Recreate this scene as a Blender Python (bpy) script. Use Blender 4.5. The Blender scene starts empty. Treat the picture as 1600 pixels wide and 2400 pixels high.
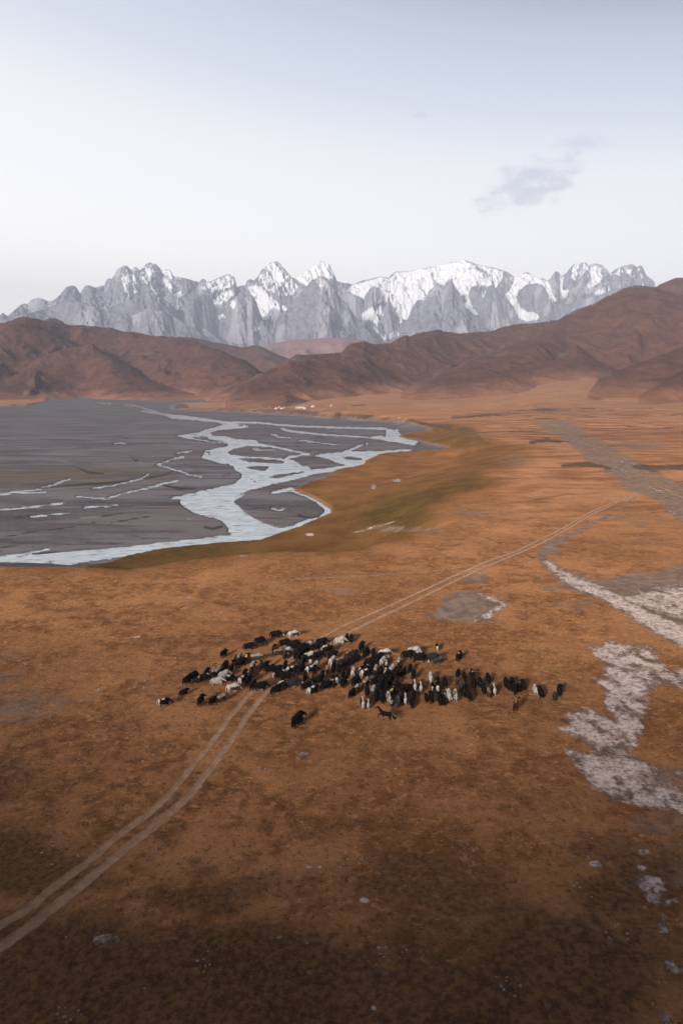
import bpy, math, random
import numpy as np
from mathutils import Vector
R = math.radians
sc = bpy.context.scene
col = sc.collection

# ------------------------------------------------------------------ camera
CAM_Z, FPX, PITCH = 48.0, 1600.0, R(11.1)
cd = bpy.data.cameras.new("camera"); cam = bpy.data.objects.new("camera", cd); col.objects.link(cam)
cd.sensor_fit = 'VERTICAL'; cd.sensor_height = 36.0; cd.lens = 36.0 * FPX / 2400.0
cd.clip_start = 0.5; cd.clip_end = 120000.0
cam.location = (0, 0, CAM_Z); cam.rotation_euler = (R(90) - PITCH, 0, 0)
sc.camera = cam

# ------------------------------------------------------------------ light and exposure
sc.view_settings.view_transform = 'Standard'; sc.view_settings.look = 'None'
sc.view_settings.gamma = 1.0; sc.view_settings.exposure = 0.8
SUN_EL, SUN_AZ = R(18), R(-150)          # azimuth clockwise from +Y: behind the camera, to its left
world = bpy.data.worlds.new("World"); sc.world = world; world.use_nodes = True
nt = world.node_tree; N = nt.nodes; L = nt.links; N.clear()
def wn(t, **k):
    n = N.new(t)
    for a, b in k.items(): setattr(n, a, b)
    return n
wo = wn('ShaderNodeOutputWorld'); bg = wn('ShaderNodeBackground')
tc = wn('ShaderNodeTexCoord'); sx = wn('ShaderNodeSeparateXYZ'); L.new(tc.outputs['Generated'], sx.inputs[0])
ramp = wn('ShaderNodeValToRGB')
els = [(0, (1.0, .96, .88)), (4, (1.0, .96, .88)), (9, (.86, .835, .79)), (13, (.71, .71, .69)), (17, (.60, .62, .63)), (21, (.45, .48, .535)), (26, (.335, .365, .435)),
       (34, (.08, .09, .12)), (90, (.016, .019, .028))]
cr = ramp.color_ramp
while len(cr.elements) < len(els): cr.elements.new(0.5)
for e, (a, c) in zip(cr.elements, els): e.position = math.sin(R(a)); e.color = (*c, 1)
# the glow sits low over the left part of the range and fades to the right and behind
def wmath(op, a, b=None, c=None):
    n = wn('ShaderNodeMath', operation=op)
    for i, v in enumerate((a, b, c)):
        if v is None: continue
        if isinstance(v, (int, float)): n.inputs[i].default_value = v
        else: L.new(v, n.inputs[i])
    return n.outputs[0]
elv = wmath('ADD', sx.outputs[2], wmath('MULTIPLY', wmath('ADD', sx.outputs[0], 0.05), wmath('MULTIPLY', sx.outputs[2], 0.42)))
L.new(elv, ramp.inputs[0])
mr = wn('ShaderNodeMapRange', interpolation_type='SMOOTHSTEP')
L.new(sx.outputs[1], mr.inputs[0]); mr.inputs[1].default_value = 0.15; mr.inputs[2].default_value = 0.84; mr.inputs[3].default_value = 0.16; mr.inputs[4].default_value = 1.0
mul = wn('ShaderNodeVectorMath', operation='SCALE'); L.new(ramp.outputs[0], mul.inputs[0]); L.new(mr.outputs[0], mul.inputs['Scale'])
sky = wn('ShaderNodeTexSky', sky_type='NISHITA'); sky.sun_disc = False; sky.sun_elevation = SUN_EL; sky.sun_rotation = SUN_AZ
skm = wn('ShaderNodeVectorMath', operation='SCALE'); L.new(sky.outputs[0], skm.inputs[0]); skm.inputs['Scale'].default_value = 0.006
add = wn('ShaderNodeVectorMath', operation='ADD'); L.new(mul.outputs[0], add.inputs[0]); L.new(skm.outputs[0], add.inputs[1])
# one wisp of grey cloud low on the right: an ellipse of directions broken by noise
def wisp(az, el, ra, re, rot, thr, amount, src, seed):
    amount = min(.95, amount * 1.25)
    d = Vector((math.sin(R(az)) * math.cos(R(el)), math.cos(R(az)) * math.cos(R(el)), math.sin(R(el))))
    rgt = Vector((math.cos(R(az)), -math.sin(R(az)), 0)); up = rgt.cross(d)
    a = rgt * math.cos(R(rot)) + up * math.sin(R(rot)); b = up * math.cos(R(rot)) - rgt * math.sin(R(rot))
    def dot(v):
        n = wn('ShaderNodeVectorMath', operation='DOT_PRODUCT'); L.new(tc.outputs['Generated'], n.inputs[0]); n.inputs[1].default_value = v; return n.outputs['Value']
    u = wmath('DIVIDE', dot(a), R(ra)); v = wmath('DIVIDE', dot(b), R(re)); w = dot(d)
    cu = wmath('SUBTRACT', u, d.dot(a) / R(ra)); cv = wmath('SUBTRACT', v, d.dot(b) / R(re))
    rr = wmath('ADD', wmath('MULTIPLY', cu, cu), wmath('MULTIPLY', cv, cv))
    nz = wn('ShaderNodeTexNoise'); nz.inputs['Scale'].default_value = 30; nz.inputs['Detail'].default_value = 8; nz.inputs['Roughness'].default_value = 0.6; nz.inputs['Distortion'].default_value = 0.25
    mp = wn('ShaderNodeMapping'); L.new(tc.outputs['Generated'], mp.inputs[0]); mp.inputs['Location'].default_value = (seed, 0, 0); mp.inputs['Scale'].default_value = (1, 1, 2.2); L.new(mp.outputs[0], nz.inputs[0])
    m = wmath('ADD', wmath('MULTIPLY', wmath('SUBTRACT', 1.0, rr), 1.0), wmath('MULTIPLY', wmath('SUBTRACT', nz.outputs[0], 0.5), 4.2))
    q = wn('ShaderNodeMapRange', interpolation_type='SMOOTHSTEP'); L.new(m, q.inputs[0]); q.inputs[1].default_value = thr; q.inputs[2].default_value = thr + 1.5; q.inputs[3].default_value = 0; q.inputs[4].default_value = amount
    gate = wmath('MULTIPLY', q.outputs[0], wmath('GREATER_THAN', w, 0.5))
    mx = wn('ShaderNodeMix', data_type='RGBA'); L.new(gate, mx.inputs[0]); L.new(src, mx.inputs[6]); mx.inputs[7].default_value = (.34, .37, .455, 1); return mx.outputs[2]
c = wisp(14.5, 14.2, 4.2, 1.7, 16, -0.15, 0.5, add.outputs[0], 0.0)
c = wisp(18.4, 16.6, 2.6, 0.6, -4, 0.25, 0.35, c, 3.0)
c = wisp(6.0, 18.9, 0.7, 0.35, 0, 0.0, 0.35, c, 5.0)
c = wisp(26.5, 13.1, 1.6, 0.7, 8, 0.3, 0.4, c, 7.0)
L.new(c, bg.inputs[0]); bg.inputs[1].default_value = 1.0
L.new(bg.outputs[0], wo.inputs[0])

sd = bpy.data.lights.new("sun", 'SUN'); sd.energy = 5.0; sd.angle = R(11); sd.color = (1.0, .90, .80)
sun = bpy.data.objects.new("sun", sd); col.objects.link(sun)
sdir = Vector((math.sin(SUN_AZ) * math.cos(SUN_EL), math.cos(SUN_AZ) * math.cos(SUN_EL), math.sin(SUN_EL)))
sun.rotation_euler = sdir.to_track_quat('Z', 'Y').to_euler(); sun.location = sdir * 400

# ------------------------------------------------------------------ maths helpers
CP, SP = math.cos(PITCH), math.sin(PITCH)
def ray(u, v):
    x, y = (np.asarray(u, float) - 800) / FPX, (1200 - np.asarray(v, float)) / FPX
    return x, CP + y * SP, -SP + y * CP
def azel(u, v):
    x, y, z = ray(u, v); return np.arctan2(x, y), np.arctan2(z, np.hypot(x, y))
def unproj(u, v, z):
    x, y, dz = ray(u, v); t = (z - CAM_Z) / dz; return x * t, y * t
def proj(x, y, z):
    z = z - CAM_Z; zc = y * CP - z * SP; yc = y * SP + z * CP; zc = np.where(zc < 1, 1, zc)
    return 800 + FPX * x / zc, 1200 - FPX * yc / zc
def sm(a, b, x):
    t = np.clip((x - a) / (b - a), 0, 1); return t * t * (3 - 2 * t)
def _h(ix, iy, s):
    h = (ix * 374761393 + iy * 668265263 + s * 1442695041) & 0xffffffff
    h = ((h ^ (h >> 13)) * 1274126177) & 0xffffffff
    h = ((h ^ (h >> 16)) * 2246822519) & 0xffffffff
    return (h ^ (h >> 15)) & 0xffffffff
def noise(x, y, s=0):
    x0 = np.floor(x); y0 = np.floor(y); fx = x - x0; fy = y - y0
    ix = x0.astype(np.int64); iy = y0.astype(np.int64)
    wx = fx * fx * fx * (fx * (fx * 6 - 15) + 10); wy = fy * fy * fy * (fy * (fy * 6 - 15) + 10)
    def g(dx, dy):
        a = _h(ix + dx, iy + dy, s) * (2 * math.pi / 4294967296.0)
        return np.cos(a) * (fx - dx) + np.sin(a) * (fy - dy)
    a = g(0, 0); b = g(1, 0); c = g(0, 1); d = g(1, 1)
    return (a + wx * (b - a) + wy * (c - a + wx * (a - b - c + d))) * 1.5
def fbm(x, y, o=4, s=0, g=0.5):
    r = 0; a = 1; t = 0
    for i in range(o):
        r = r + a * noise(x * 2 ** i + 17.3 * i, y * 2 ** i - 9.1 * i, s + i); t += a; a *= g
    return r / t
def ridged(x, y, o=5, s=0, g=0.55):
    r = 0; a = 1; t = 0; w = 1
    for i in range(o):
        n = 1 - np.abs(noise(x * 2 ** i + 7.7 * i, y * 2 ** i + 3.1 * i, s + i)) * 1.6
        n = np.clip(n, 0, 1) ** 2; r = r + a * n * w; t += a; w = np.clip(n * 1.6, 0, 1); a *= g
    return r / t
def sdf(px, py, poly):
    """signed distance to a polygon, negative inside"""
    P = np.asarray(poly, float); out = np.full(px.shape, 1e9); ins = np.zeros(px.shape, bool)
    lo = P.min(0); hi = P.max(0); n = len(P)
    for i in range(n):
        a = P[i]; b = P[(i + 1) % n]; e = b - a; l = e @ e + 1e-9
        t = np.clip(((px - a[0]) * e[0] + (py - a[1]) * e[1]) / l, 0, 1)
        dx = px - a[0] - t * e[0]; dy = py - a[1] - t * e[1]
        np.minimum(out, dx * dx + dy * dy, out=out)
        c = ((a[1] > py) != (b[1] > py)) & (px < (b[0] - a[0]) * (py - a[1]) / (b[1] - a[1] + 1e-12) + a[0]); ins ^= c
    out = np.sqrt(out); return np.where(ins, -out, out)
def near(px, py, pts, m):
    P = np.asarray(pts, float); return (px > P[:, 0].min() - m) & (px < P[:, 0].max() + m) & (py > P[:, 1].min() - m) & (py < P[:, 1].max() + m)
def sdf_in(px, py, poly, m=40):
    out = np.full(px.shape, 1e3); k = near(px, py, poly, m); out[k] = sdf(px[k], py[k], poly); return out
def line_d(px, py, pts, m=40):
    """distance to a polyline of (u, v) or (u, v, width): distance minus half width"""
    out = np.full(px.shape, 1e3); k = near(px, py, [p[:2] for p in pts], m)
    x = px[k]; y = py[k]; o = np.full(x.shape, 1e3)
    for a, b in zip(pts[:-1], pts[1:]):
        ex, ey = b[0] - a[0], b[1] - a[1]; l = ex * ex + ey * ey + 1e-9
        t = np.clip(((x - a[0]) * ex + (y - a[1]) * ey) / l, 0, 1)
        o = np.minimum(o, np.hypot(x - a[0] - t * ex, y - a[1] - t * ey) - (a[2] + t * (b[2] - a[2])) / 2)
    out[k] = o; return out
def wide(pts, w): return [(a, b, w) for a, b in pts]

# ------------------------------------------------------------------ node-material helpers
class Mat:
    def __init__(s, name, rough=0.95, spec=0.15):
        s.m = bpy.data.materials.new(name); s.m.use_nodes = True; s.t = s.m.node_tree; s.n = s.t.nodes; s.l = s.t.links
        s.b = s.n['Principled BSDF']; s.b.inputs['Roughness'].default_value = rough; s.b.inputs['Specular IOR Level'].default_value = spec
    def new(s, t, **k):
        n = s.n.new(t)
        for a, b in k.items(): setattr(n, a, b)
        return n
    def put(s, sock, v):
        if isinstance(v, bpy.types.NodeSocket): s.l.new(v, sock)
        elif isinstance(v, tuple) and len(v) == 3 and sock.type == 'RGBA': sock.default_value = (*v, 1)
        else: sock.default_value = v
    def math(s, op, a, b=0.0, c=0.0, clamp=False):
        n = s.new('ShaderNodeMath', operation=op, use_clamp=clamp)
        s.put(n.inputs[0], a); s.put(n.inputs[1], b); s.put(n.inputs[2], c); return n.outputs[0]
    def pos(s): return s.new('ShaderNodeNewGeometry').outputs['Position']
    def obj(s): return s.new('ShaderNodeTexCoord').outputs['Object']
    def noise(s, scale, detail=4, rough=0.55, vec=None, stretch=None, dist=0.0, seed=0.0):
        v = vec or s.pos()
        if stretch or seed:
            mp = s.new('ShaderNodeMapping'); s.l.new(v, mp.inputs[0]); mp.inputs['Scale'].default_value = stretch or (1, 1, 1); mp.inputs['Location'].default_value = (seed, seed * .7, 0); v = mp.outputs[0]
        n = s.new('ShaderNodeTexNoise'); s.l.new(v, n.inputs['Vector']); n.inputs['Scale'].default_value = scale; n.inputs['Detail'].default_value = detail
        n.inputs['Roughness'].default_value = rough; n.inputs['Distortion'].default_value = dist; return n.outputs['Fac']
    def ramp(s, v, lo, hi, a=0.0, b=1.0):
        n = s.new('ShaderNodeMapRange', interpolation_type='SMOOTHSTEP'); s.put(n.inputs[0], v)
        for i, q in ((1, lo), (2, hi), (3, a), (4, b)): n.inputs[i].default_value = q
        return n.outputs[0]
    def mix(s, f, a, b, mode='MIX'):
        n = s.new('ShaderNodeMix', data_type='RGBA', blend_type=mode); s.put(n.inputs[0], f); s.put(n.inputs[6], a); s.put(n.inputs[7], b); return n.outputs[2]
    def attr(s, name):
        a = s.new('ShaderNodeAttribute'); a.attribute_name = name; p = s.new('ShaderNodeSeparateColor'); s.l.new(a.outputs['Color'], p.inputs[0]); return p.outputs[0], p.outputs[1], p.outputs[2]
    def bump(s, h, dist=0.1, strength=1.0):
        n = s.new('ShaderNodeBump'); n.inputs['Distance'].default_value = dist; n.inputs['Strength'].default_value = strength; s.l.new(h, n.inputs['Height']); s.l.new(n.outputs[0], s.b.inputs['Normal']); return n
    def base(s, c): s.put(s.b.inputs['Base Color'], c)
def plain(name, c, rough=0.9, var=0.15, scale=3.0):
    m = Mat(name, rough); n = m.noise(scale, 3, vec=m.obj()); k = tuple(x * (1 - var) for x in c)
    m.base(m.mix(n, k, tuple(min(1, x * (1 + var)) for x in c))); return m.m

def tag(o, label=None, cat=None, group=None, kind=None):
    if label: o['label'] = label
    if cat: o['category'] = cat
    if group: o['group'] = group
    if kind: o['kind'] = kind
    return o
def link(name, me, mat=None, parent=None):
    o = bpy.data.objects.new(name, me); col.objects.link(o)
    if mat: me.materials.append(mat)
    if parent: o.parent = parent
    return o
def grid_mesh(name, X, Y, Z, wrap=False, keep=None, cols=None):
    nr, nc = X.shape; co = np.stack([X, Y, Z], -1).reshape(-1, 3).astype(np.float32)
    i = np.arange(nr - 1)[:, None]; j = np.arange(nc if wrap else nc - 1)[None, :]; j2 = (j + 1) % nc
    q = np.stack([i * nc + j, i * nc + j2, (i + 1) * nc + j2, (i + 1) * nc + j], -1)
    q = q.reshape(-1, 4) if keep is None else q[keep]
    if keep is not None:
        used, inv = np.unique(q, return_inverse=True); q = inv.reshape(-1, 4); co = co[used]
    me = bpy.data.meshes.new(name); me.vertices.add(len(co)); me.vertices.foreach_set('co', co.ravel())
    me.loops.add(q.size); me.loops.foreach_set('vertex_index', q.ravel().astype(np.int32))
    me.polygons.add(len(q)); me.polygons.foreach_set('loop_start', np.arange(len(q), dtype=np.int32) * 4)
    try: me.polygons.foreach_set('loop_total', np.full(len(q), 4, np.int32))
    except Exception: pass
    me.update(calc_edges=True); me.polygons.foreach_set('use_smooth', np.ones(len(q), bool))
    for nm, arrs in (cols or {}).items():
        c = np.ones((nr * nc, 4), np.float32)
        for k, a in enumerate(arrs): c[:, k] = a.ravel()
        if keep is not None: c = c[used]
        at = me.color_attributes.new(nm, 'FLOAT_COLOR', 'POINT'); at.data.foreach_set('color', c.ravel())
    return me

# ------------------------------------------------------------------ the lie of the land
ZR = -14.0
def W(pts, z): return [unproj(u, v, z) for u, v in pts]
LOW = (W([(-900, 1318), (-300, 1316), (0, 1321), (100, 1322), (200, 1332), (300, 1337), (380, 1327), (450, 1315), (560, 1302), (650, 1297), (780, 1294), (860, 1286), (930, 1268), (1000, 1248), (1070, 1236)], 0.0)
       + W([(1095, 1205), (1150, 1160), (1200, 1125), (1245, 1100), (1250, 1075), (1215, 1055), (1160, 1050), (1120, 1030), (1105, 1005), (1070, 996), (1020, 1001)], -7.0)
       + W([(960, 988), (930, 985), (860, 983), (822, 978), (800, 974), (780, 977), (700, 971), (600, 965), (500, 961), (418, 958), (411, 952), (420, 946), (480, 945), (560, 944), (540, 938), (400, 934), (300, 932), (200, 929), (108, 926),
            (104, 940), (60, 948), (0, 951), (-400, 956), (-900, 960)], -12.0))
LOWA = np.array(LOW, float)
_zt = np.array([(-900, -9), (0, -11), (400, -11), (540, -9), (700, 3), (800, 12), (978, 13), (1106, 20), (1223, 36), (1310, 46), (1450, 42), (1600, 36), (1900, 36)], float)
_za = azel(_zt[:, 0], np.full(len(_zt), 915.0))[0]
def ground_z(x, y, fine=True):
    x = np.asarray(x, float); y = np.asarray(y, float); r = np.hypot(x, y); az = np.arctan2(x, y)
    up = -9.0 * sm(350, 1100, r)
    zb = np.interp(az, _za, _zt[:, 1]); fade = sm(2.6, 1.2, np.abs(az))
    up = up + (zb - up) * np.clip((r - 700) / 1300, 0, 1.15) ** 1.5 * sm(-.6, -.2, az * 0 + 0.0 + np.cos(az)) * fade
    s = sdf(x + 3 * fbm(x / 40, y / 40, 2, 61) * sm(200, 500, r), y, LOWA)
    w = np.interp(r, [0, 230, 350, 700, 1000], [28, 28, 90, 60, 16])
    k = sm(0, 1, np.clip(-s / w, 0, 1))
    und = 0.5 * fbm(x / 60, y / 60, 3, 5) + .30 * fbm(x / 13, y / 13, 3, 6) * sm(1500, 700, r) + 2.2 * fbm(x / 420, y / 420, 2, 9) * sm(150, 400, r) + 1.2 * fbm(x / 90, y / 260, 3, 19) * sm(220, 500, r)
    z = (up + und) * (1 - k) + (ZR + 1.0) * k
    return z
def place(u, v, it=4):
    z = 0.0
    for _ in range(it):
        x, y = unproj(u, v, z); z = float(ground_z(np.array([x]), np.array([y]))[0])
    return float(x), float(y), z

az = np.concatenate([np.linspace(-180, -36, 50)[:-1], np.linspace(-36, 36, 800), np.linspace(36, 180, 50)[1:-1]]) * math.pi / 180
dep = np.concatenate([np.arange(51, 20, -0.10), np.arange(20, 4, -0.08), np.arange(4, 1.0, -0.04)])
rr = np.concatenate([[0.5, 6, 14, 22, 30, 36], CAM_Z / np.tan(np.radians(dep)), np.geomspace(2900, 45000, 30)])
A, RR = np.meshgrid(az, rr)
GX = RR * np.sin(A); GY = RR * np.cos(A); GZ = ground_z(GX, GY)
PU, PV = proj(GX, GY, GZ)
front = (GY > 5)
# wobble of the outlines, in steps that follow the ground
wob = fbm(GX / 9, GY / 22, 4, 31) * 4.0 * np.clip(RR / 160, .8, 1.6) * 0.9
wob2 = fbm(GX / 2.2, GY / 5, 5, 41, .65) * np.interp(RR, [30, 60, 150, 400], [26, 18, 7, 3])
U = PU + wob; V = PV + wob * 0.35
GRAVEL = [(-900, 1330), (-100, 1329), (184, 1329), (260, 1314), (300, 1299), (380, 1282), (420, 1278), (546, 1266), (608, 1262), (634, 1254), (659, 1244), (688, 1235), (717, 1223), (755, 1207), (777, 1198), (776, 1187), (730, 1160), (702, 1150), (690, 1145), (725, 1127), (756, 1120), (779, 1108), (789, 1099), (822, 1093), (854, 1086), (856, 1078), (886, 1064), (901, 1060), (968, 1055), (1026, 1051), (1054, 1047),
          (993, 1035), (980, 1029), (955, 1027), (932, 1020), (945, 1015), (980, 1010), (1020, 1010), (1000, 1001), (960, 990), (930, 986), (860, 985), (800, 977), (780, 979), (700, 973), (600, 967), (500, 963), (418, 960), (408, 953), (420, 944), (480, 943), (545, 942), (530, 938), (400, 935), (300, 933), (200, 930), (108, 927), (106, 941), (60, 950), (0, 953), (-400, 958), (-900, 962)]
WAT = [[(-300, 1300), (0, 1297), (52, 1297), (116, 1292), (184, 1286), (294, 1276), (416, 1262), (480, 1256), (535, 1249), (546, 1247), (535, 1241), (537, 1233), (519, 1214), (506, 1209), (487, 1206), (468, 1201), (444, 1192), (425, 1179), (423, 1171), (428, 1166), (399, 1163), (412, 1160), (444, 1155), (487, 1144), (530, 1135), (551, 1130), (567, 1115), (567, 1107), (551, 1096), (549, 1087), (600, 1081), (650, 1086), (700, 1090),
        (727, 1099), (776, 1093), (815, 1087), (822, 1091), (789, 1096), (779, 1102), (728, 1109), (688, 1120), (634, 1132), (578, 1146), (565, 1152), (541, 1163), (573, 1155), (551, 1168), (549, 1174), (565, 1190), (592, 1209), (616, 1222), (659, 1234), (688, 1226), (715, 1215), (747, 1207), (760, 1197), (763, 1192), (739, 1171), (712, 1158), (683, 1148), (686, 1145), (729, 1161), (775, 1186), (777, 1198), (755, 1207), (717, 1223),
        (688, 1235), (659, 1244), (634, 1254), (608, 1262), (546, 1266), (482, 1271), (420, 1278), (380, 1282), (300, 1299), (263, 1302), (196, 1309), (122, 1326), (0, 1330), (-300, 1332)],
       [(549, 1090), (514, 1081), (474, 1069), (482, 1056), (503, 1050), (530, 1045), (541, 1037), (487, 1032), (434, 1024), (415, 1019), (442, 1016), (476, 1010), (482, 1005), (503, 1001), (515, 997), (527, 993), (509, 988), (460, 983), (396, 978), (391, 970), (431, 973), (492, 981), (525, 987), (584, 997), (568, 1001), (510, 1006), (492, 1012), (498, 1020), (530, 1021), (551, 1028), (600, 1030), (605, 1037), (625, 1040), (621, 1044),
        (578, 1042), (551, 1048), (530, 1057), (541, 1065), (581, 1068), (661, 1072), (688, 1076), (691, 1081), (720, 1089), (727, 1096), (725, 1101), (650, 1096), (600, 1090)],
       [(815, 1087), (789, 1080), (766, 1071), (736, 1066), (751, 1062), (802, 1058), (805, 1056), (828, 1047), (858, 1036), (862, 1038), (833, 1048), (818, 1056), (853, 1056), (899, 1055), (942, 1052), (970, 1049), (975, 1044), (955, 1038), (924, 1033), (899, 1029), (863, 1024), (889, 1019), (904, 1025), (904, 1011), (907, 1005), (975, 1004), (1016, 1010), (980, 1011), (945, 1016), (934, 1020), (955, 1028), (980, 1031),
        (993, 1037), (1052, 1047), (1026, 1050), (968, 1054), (901, 1059), (886, 1063), (855, 1077), (853, 1085), (822, 1092)],
       [(634, 1152), (656, 1144), (680, 1140), (688, 1142), (679, 1147), (653, 1151)], [(634, 1188), (669, 1187), (656, 1192)]]
ISL = [[(569, 1091), (602, 1088), (637, 1089), (618, 1101), (594, 1099)], [(626, 1117), (645, 1108), (712, 1100), (715, 1104), (648, 1119)], [(543, 1070), (594, 1071), (661, 1075), (672, 1083), (637, 1084), (581, 1080)],
       [(447, 1022), (487, 1020), (490, 1026), (535, 1033), (509, 1034), (460, 1028)], [(798, 1068), (822, 1066), (853, 1072), (843, 1077), (810, 1075)]]
STREAM = [[(621, 1042, 3), (660, 1048, 3), (700, 1057, 3), (724, 1062, 3), (700, 1065, 3), (672, 1070, 4)], [(527, 988, 3), (600, 989, 3), (680, 996, 3), (720, 998, 3), (800, 1001, 3), (905, 1003, 4)],
          [(660, 1004, 4), (690, 1010, 4), (750, 1016, 2.5), (860, 1023, 2)], [(634, 1016, 2), (665, 1024, 3), (682, 1024, 2)], [(370, 965, 3), (340, 957, 3), (318, 950, 3), (290, 948, 3)], [(330, 962, 3), (380, 969, 5), (400, 973, 5)], [(228, 943, 2), (262, 946, 2.5)],
          [(265, 1037, 1), (290, 1036, 1)], [(-40, 1158, 4), (0, 1155, 4), (55, 1147, 3.5), (98, 1144, 1)], [(-40, 1193, 3), (0, 1191, 3), (73, 1184, 2.5), (150, 1175, 2)], [(73, 1207, 4), (162, 1197, 1.5)], [(199, 1185, 2.5), (275, 1180, 1)], [(83, 1141, 1.5), (122, 1133, 1.5), (165, 1119, 1)],
          [(251, 1165, 1.5), (282, 1155, 2.5), (337, 1142, 3), (380, 1131, 3), (419, 1122, 2)], [(428, 1069, 3), (410, 1072, 2.5), (370, 1086, 2.5), (398, 1095, 2), (428, 1103, 2), (445, 1110, 2.5), (474, 1115, 1.5)], [(415, 1060, 1.5), (450, 1054, 2)], [(-20, 1299, 4), (40, 1296, 6), (113, 1282, 1.5)],
          [(215, 1141, 1), (260, 1135, 1.5), (330, 1120, 1.5), (345, 1108, 2)], [(466, 942, 2), (482, 942, 2)], [(495, 941, 2), (508, 941, 2)], [(180, 1160, 1), (251, 1165, 2)], [(590, 1050, 1), (640, 1053, 1)], [(700, 1030, 1), (790, 1040, 1.2)], [(30, 1152, 1.2), (110, 1150, 1)]]
low = front & (RR > 150)
def lowmask(fn, fill=1e3):
    o = np.full(U.shape, fill); o[low] = fn(U[low], V[low]); return o
wsc = 0.35
Uw = PU + wob * wsc; Vw = PV + wob * wsc * .3
wj = fbm(GX / 13, GY / 34, 3, 87) * 9 * sm(150, 300, RR)
spl = fbm(GX / 7, GY / 26, 4, 89); wk = fbm(GX / 3.5, GY / 12, 4, 86) * sm(150, 260, RR)
bars = fbm((GX + .25 * GY) / 9, (GY - .25 * GX) / 60, 4, 85)
def _w(u, v):
    u = Uw[low] + wj[low] * .35 + wk[low] * 3.5; v = Vw[low] + spl[low] * 2.2 + wk[low] * 1.2; o = np.full(u.shape, 1e3)
    for p in WAT: o = np.minimum(o, sdf_in(u, v, p))
    for p in ISL: o = np.maximum(o, -sdf_in(u, v, p))
    o = np.maximum(o, (bars[low] - .34) * 26 * sm(1600, 1100, V[low] * 0 + 1150 + 0 * u) * (V[low] < 1125))
    brk = fbm(GX[low] / 26, GY[low] / 60, 3, 88)
    for i, p in enumerate(STREAM):
        q = [(a, b, w * (.9 if i < 3 else .55)) for a, b, w in p]; ld = line_d(u + wj[low] * .6, v, q) + (0 if i < 3 else .5 * brk); o = np.minimum(o, ld if i < 3 else np.maximum(ld - .55, .35))
    return o
water = lowmask(_w)
gravd = lowmask(lambda u, v: sdf(Uw[low], Vw[low], GRAVEL))
gravel = sm(1.5, -1.5, gravd) * low
slow = sdf(GX, GY, LOWA)
inlow = sm(2, -14, slow)
GZ = GZ + np.where(gravd < 3, -0.75 * sm(2, -2, gravd), 0) * inlow
GZ = GZ - 0.55 * sm(2.6, -.6, water) * inlow + 0.12 * fbm(GX / 30, GY / 60, 3, 77) * gravel * sm(0, 3, water)
WATER_Z = ZR + 0.02

def poly_mask(p, soft, wobk=1.0, m=60, extra=None):
    k = front; o = np.full(U.shape, 1e3); q = wob if extra is None else extra
    o[k] = sdf_in(PU[k] + q[k] * wobk, PV[k] + q[k] * wobk * .5, p, m); return sm(soft, -soft, o)
def line_mask(p, soft, wobk=1.0, extra=None):
    k = front; o = np.full(U.shape, 1e3); q = wob if extra is None else extra
    o[k] = line_d(PU[k] + q[k] * wobk, PV[k] + q[k] * wobk * .5, p, 60); return sm(soft, -soft, o)
mx = np.maximum
# grass kinds
green = sm(10, -18, slow + 26 * fbm(GX / 60, GY / 90, 4, 93) * sm(210, 300, RR)  * sm(-30, 20, GX) - 6 * sm(230, 200, RR)) * low * (1 - gravel)
leftg = sm(760, 350, PU)
greenness = green * np.clip(0.55 + 0.35 * leftg + 0.35 * poly_mask([(820, 1230), (900, 1160), (1000, 1150), (1090, 1130), (1130, 1160), (1060, 1200), (950, 1250)], 25) - 0.25 * poly_mask([(1040, 1050), (1220, 1040), (1260, 1085), (1180, 1120), (1080, 1100)], 24) - 0.45 * poly_mask([(700, 1150), (800, 1100), (900, 1062), (1060, 1050), (1080, 1100), (900, 1140), (780, 1165)], 18), 0, 1)
# pale, salty or bare ground
SA = [(1253, 1307), (1291, 1311), (1310, 1330), (1352, 1346), (1406, 1360), (1460, 1346), (1546, 1336), (1600, 1319), (1700, 1300), (1700, 1560), (1600, 1518), (1546, 1492), (1499, 1467), (1467, 1438), (1403, 1406), (1323, 1378), (1291, 1346)]
SB = [(1412, 1505), (1476, 1508), (1524, 1515), (1546, 1547), (1562, 1566), (1600, 1572), (1700, 1575), (1700, 1620), (1600, 1610), (1562, 1601), (1530, 1610), (1521, 1633), (1511, 1674), (1502, 1712), (1483, 1760), (1511, 1789), (1600, 1798), (1720, 1800), (1720, 1950), (1600, 1913), (1514, 1888), (1419, 1872), (1381, 1840), (1365, 1808), (1333, 1776), (1330, 1760), (1387, 1767), (1371, 1738),
      (1323, 1716), (1304, 1703), (1345, 1700), (1320, 1668), (1371, 1658), (1406, 1674), (1435, 1680), (1419, 1652), (1416, 1620), (1387, 1598), (1406, 1588), (1422, 1572), (1406, 1550), (1381, 1527), (1381, 1518), (1416, 1521)]
SC = [(1039, 1398), (1074, 1385), (1115, 1388), (1161, 1400), (1192, 1416), (1166, 1434), (1146, 1454), (1100, 1462), (1034, 1451), (983, 1446), (1023, 1434)]
wE = wob + wob2
wS = wob * 1.3 + wob2 * 1.8
mSA = poly_mask(SA, 13, 1, extra=wS); mSB = poly_mask(SB, 17, 1, extra=wS); mSC = poly_mask(SC, 9, 1, extra=wS)
salt = mx(mSB * (0.42 + 0.5 * sm(-.15, .3, fbm(GX / 3, GY / 5, 4, 91))), mSA * line_mask([(1279, 1314, 16), (1323, 1352, 22), (1403, 1387, 28), (1467, 1425, 34), (1530, 1457, 40), (1620, 1510, 50)], 12, extra=wE) * 0.75)
salt = mx(salt, mSA * 0.62 * poly_mask([(1440, 1400), (1500, 1385), (1600, 1370), (1700, 1390), (1700, 1480), (1560, 1440), (1480, 1425)], 20, extra=wE))
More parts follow.
